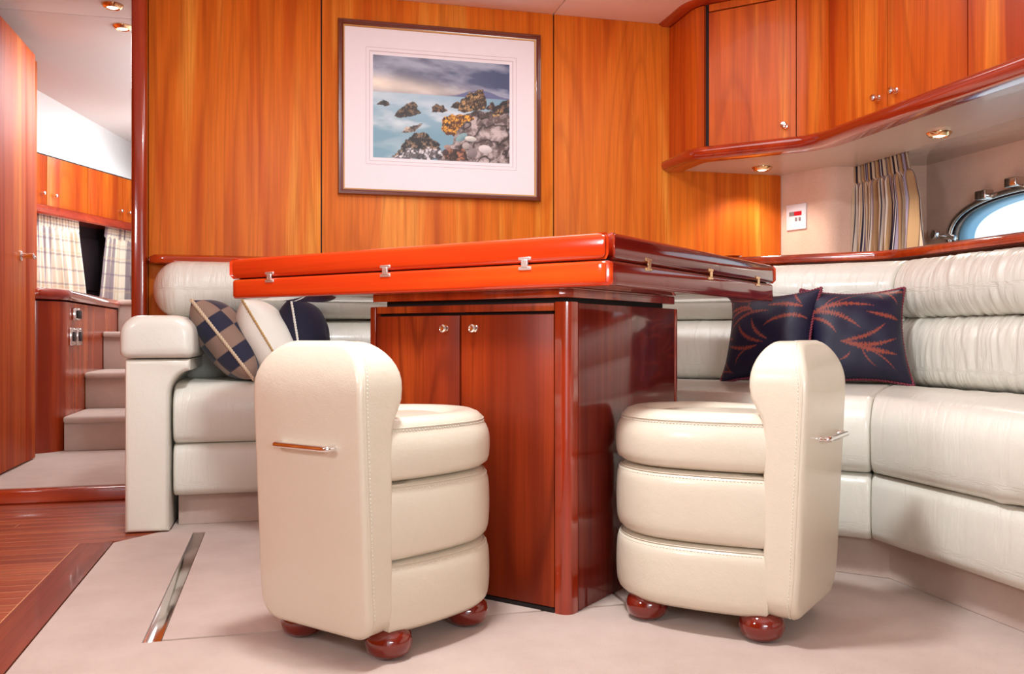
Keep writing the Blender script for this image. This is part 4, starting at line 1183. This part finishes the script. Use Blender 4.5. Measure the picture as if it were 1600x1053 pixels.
# ================================================================== CUSHIONS
def cushion(label, size, thick, loc, R3, mat, ropemat, colfn=None, n=70, rope_r=.0045, cat='cushion', group=None, pinch=.10, piped=True, edge_rope=None):
    t = thing('cushion', label, cat, loc, 0, group)
    a = size / 2
    Rm = Matrix.Translation(loc) @ R3.to_4x4()
    V = []; C = []
    for side in (-1, 1):
        for i in range(n):
            for j in range(n):
                u = -1 + 2 * i / (n - 1); v = -1 + 2 * j / (n - 1)
                u = math.sin(u * PI / 2) * .3 + u * .7; v = math.sin(v * PI / 2) * .3 + v * .7
                pin = 1 - pinch * (1 - u * u) * (abs(v) ** 3); pin2 = 1 - pinch * (1 - v * v) * (abs(u) ** 3)
                x = a * u * pin2; z = a * v * pin
                th = thick / 2 * (max(0, 1 - abs(u) ** 2.6) ** .55) * (max(0, 1 - abs(v) ** 2.6) ** .55)
                th += .0025 * math.sin(9 * u + 3 * v) * math.sin(7 * v - 2 * u) * (1 - u * u) * (1 - v * v)
                V.append(Rm @ Vector((x, side * th, z)))
                if colfn is not None: C.append((u, v, side))
    f1 = grid_faces(n, n); f2 = [tuple(k + n * n for k in f[::-1]) for f in f1]
    col = colfn(np.array(C)) if colfn is not None else None
    bm = bmesh.new(); 
    o = mk('cover', V, f1 + f2, mat, t, True, True, None, col)
    per = []
    m = 40
    def ept(u, v):
        pin = 1 - pinch * (1 - u * u) * (abs(v) ** 3); pin2 = 1 - pinch * (1 - v * v) * (abs(u) ** 3)
        return Rm @ Vector((a * u * pin2 * 1.004, 0, a * v * pin * 1.004))
    for k in range(m): per.append(ept(-1 + 2 * k / m, -1))
    for k in range(m): per.append(ept(1, -1 + 2 * k / m))
    for k in range(m): per.append(ept(1 - 2 * k / m, 1))
    for k in range(m): per.append(ept(-1, 1 - 2 * k / m))
    rope('rope_trim', per, rope_r, M[ropemat], t, closed=True)
    return t
def basis(xd, zd):
    x = Vector(xd).normalized(); z = Vector(zd); z = (z - x * z.dot(x)).normalized(); y = z.cross(x)
    return Matrix((x, y, z)).transposed()
# coral branch print: hand-placed fronds (start, control, end, width) in cushion coordinates
def branchcol(fr):
    nav = C3(15, 11, 44); org = C3(138, 58, 42)
    def f(P):
        u, v = P[:, 0], P[:, 1]; m = np.zeros(len(u))
        for (a, b, c, wd_) in fr:
            a, b, c = map(np.array, (a, b, c)); L_ = np.linalg.norm(c - a); best = np.full(len(u), 9.0); bt = np.zeros(len(u)); sg = np.zeros(len(u))
            for k in range(41):
                t = k / 40; q = (1 - t) ** 2 * a + 2 * t * (1 - t) * b + t * t * c
                d = np.hypot(u - q[0], v - q[1]); mm = d < best; best[mm] = d[mm]; bt[mm] = t
            jag = .25 + 1.05 * np.abs(((bt * L_ * 17 + .2 * np.sin(40 * u)) % 1) * 2 - 1)
            w_ = wd_ * (np.sin(np.pi * np.clip(bt ** .75, .04, .985)) ** .7 + .12) * jag
            m = np.maximum(m, np.clip((w_ - best) / .012 + .5, 0, 1) * (best < .2))
        return nav[None] * (1 - m[:, None]) + org[None] * m[:, None]
    return f
def q2(x, y): return ((x - 1160) / 390, -(y - 530) / 405)
def q1(x, y): return ((x - 420) / 360, -(y - 490) / 395)
def fr(q, *l): return [(q(*a), q(*b), q(*c), w_) for a, b, c, w_ in l]
B2 = fr(q2, ((790, 370), (1000, 250), (1270, 315), .050), ((800, 350), (1000, 340), (1155, 505), .046), ((790, 395), (920, 420), (975, 535), .036), ((890, 330), (950, 250), (1035, 205), .012), ((930, 320), (1060, 240), (1175, 185), .012),
        ((1015, 612), (1230, 590), (1345, 470), .036), ((1015, 612), (1200, 690), (1435, 585), .042), ((1090, 640), (1250, 700), (1420, 715), .050), ((1220, 690), (1330, 750), (1410, 845), .016), ((1150, 650), (1180, 760), (1265, 825), .014),
        ((1460, 430), (1350, 400), (1215, 372), .040), ((1545, 165), (1400, 170), (1260, 130), .040), ((1370, 160), (1450, 210), (1475, 290), .024), ((1280, 150), (1340, 190), (1355, 250), .016), ((1000, 760), (1060, 740), (1070, 700), .02), ((850, 720), (930, 760), (960, 880), .03), ((780, 620), (880, 640), (900, 700), .03))
B1 = fr(q1, ((60, 310), (300, 220), (330, 330), .040), ((455, 318), (250, 300), (130, 480), .034), ((300, 300), (200, 280), (120, 370), .036), ((270, 280), (290, 240), (280, 210), .012),
        ((700, 275), (560, 250), (440, 262), .050), ((690, 250), (630, 190), (612, 125), .022), ((750, 370), (560, 330), (440, 452), .042), ((470, 560), (350, 500), (332, 385), .034), ((440, 590), (270, 560), (225, 428), .036),
        ((400, 620), (270, 660), (140, 602), .040), ((330, 640), (240, 680), (218, 775), .016), ((60, 560), (110, 520), (175, 550), .030), ((520, 700), (600, 640), (740, 640), .04), ((480, 760), (560, 820), (700, 820), .04), ((100, 700), (120, 780), (180, 830), .014), ((40, 800), (110, 800), (190, 840), .02))
Rt = Vector((.9694, -.2453, 0)); Fw = Vector((.2453, .9694, 0)); Up = Vector((0, 0, 1))
# right pair
cushion('navy cushion with orange coral print, the farther-left one half hidden by the table corner', .300, .13, (1.463, 2.515, .598),
        basis(Vector((.55, -.835, .0)) + Up * .04, Up + Vector((.25, .25, 0))), M['silk'], 'red_rope', branchcol(B1), 170, .005, pinch=.14)
cushion('navy cushion with orange coral print, right one of the pair against the ruched sofa back', .305, .14, (1.672, 2.380, .598),
        basis(Vector((.92, -.38, .0)) + Up * .01, Up + Vector((.22, .22, 0))), M['silk'], 'red_rope', branchcol(B2), 170, .005, pinch=.14)
# left three, seen edge-on
def tilt_cushion(label, cxp, cyp, d, tilt, size, thick, mat, ropemat, colfn=None, n=70, yaw=0.0, rr=.004):
    xr = (cxp - 800) / FPX * d; z = .6 + (525 - cyp) / FPX * d
    loc = Fw * d + Rt * xr; loc.z = z
    zd = Up * math.cos(tilt) - Rt * math.sin(tilt)
    vd = (Fw + Rt * (cxp - 800) / FPX).normalized(); vr = Vector((vd.y, -vd.x, 0)); zd = Up * math.cos(tilt) - vr * math.sin(tilt)
    xd = vd * math.cos(yaw) + vr * math.sin(yaw)
    return cushion(label, size, thick, tuple(loc), basis(xd, zd), mat, ropemat, colfn, n, rr, pinch=.05)
def check(P):
    u, v = P[:, 0], P[:, 1]
    a = (np.floor((u + 1.0) * 2.1 + .5) + np.floor((v + 1) * 2.6)) % 2
    nv = C3(18, 14, 44); bn = C3(134, 104, 88)
    return np.where(a[:, None] > .5, nv[None], bn[None])
tilt_cushion('brown and navy checked cushion leaning on the sofa arm', 356, 531, 3.02, math.radians(37), .315, .165, M['vcol'], 'beige_rope', check, 120, .10, .0055)
tilt_cushion('cream cushion with gold rope edge between the checked and navy cushions', 421, 533, 3.05, math.radians(30), .31, .17, M['cream_fab'], 'gold_rope', None, 60, .05)
tilt_cushion('plain dark navy cushion with white rope edge, rightmost of the left three', 474, 534, 3.12, math.radians(9), .30, .18, M['navy_fab'], 'white_rope', None, 60, .12)
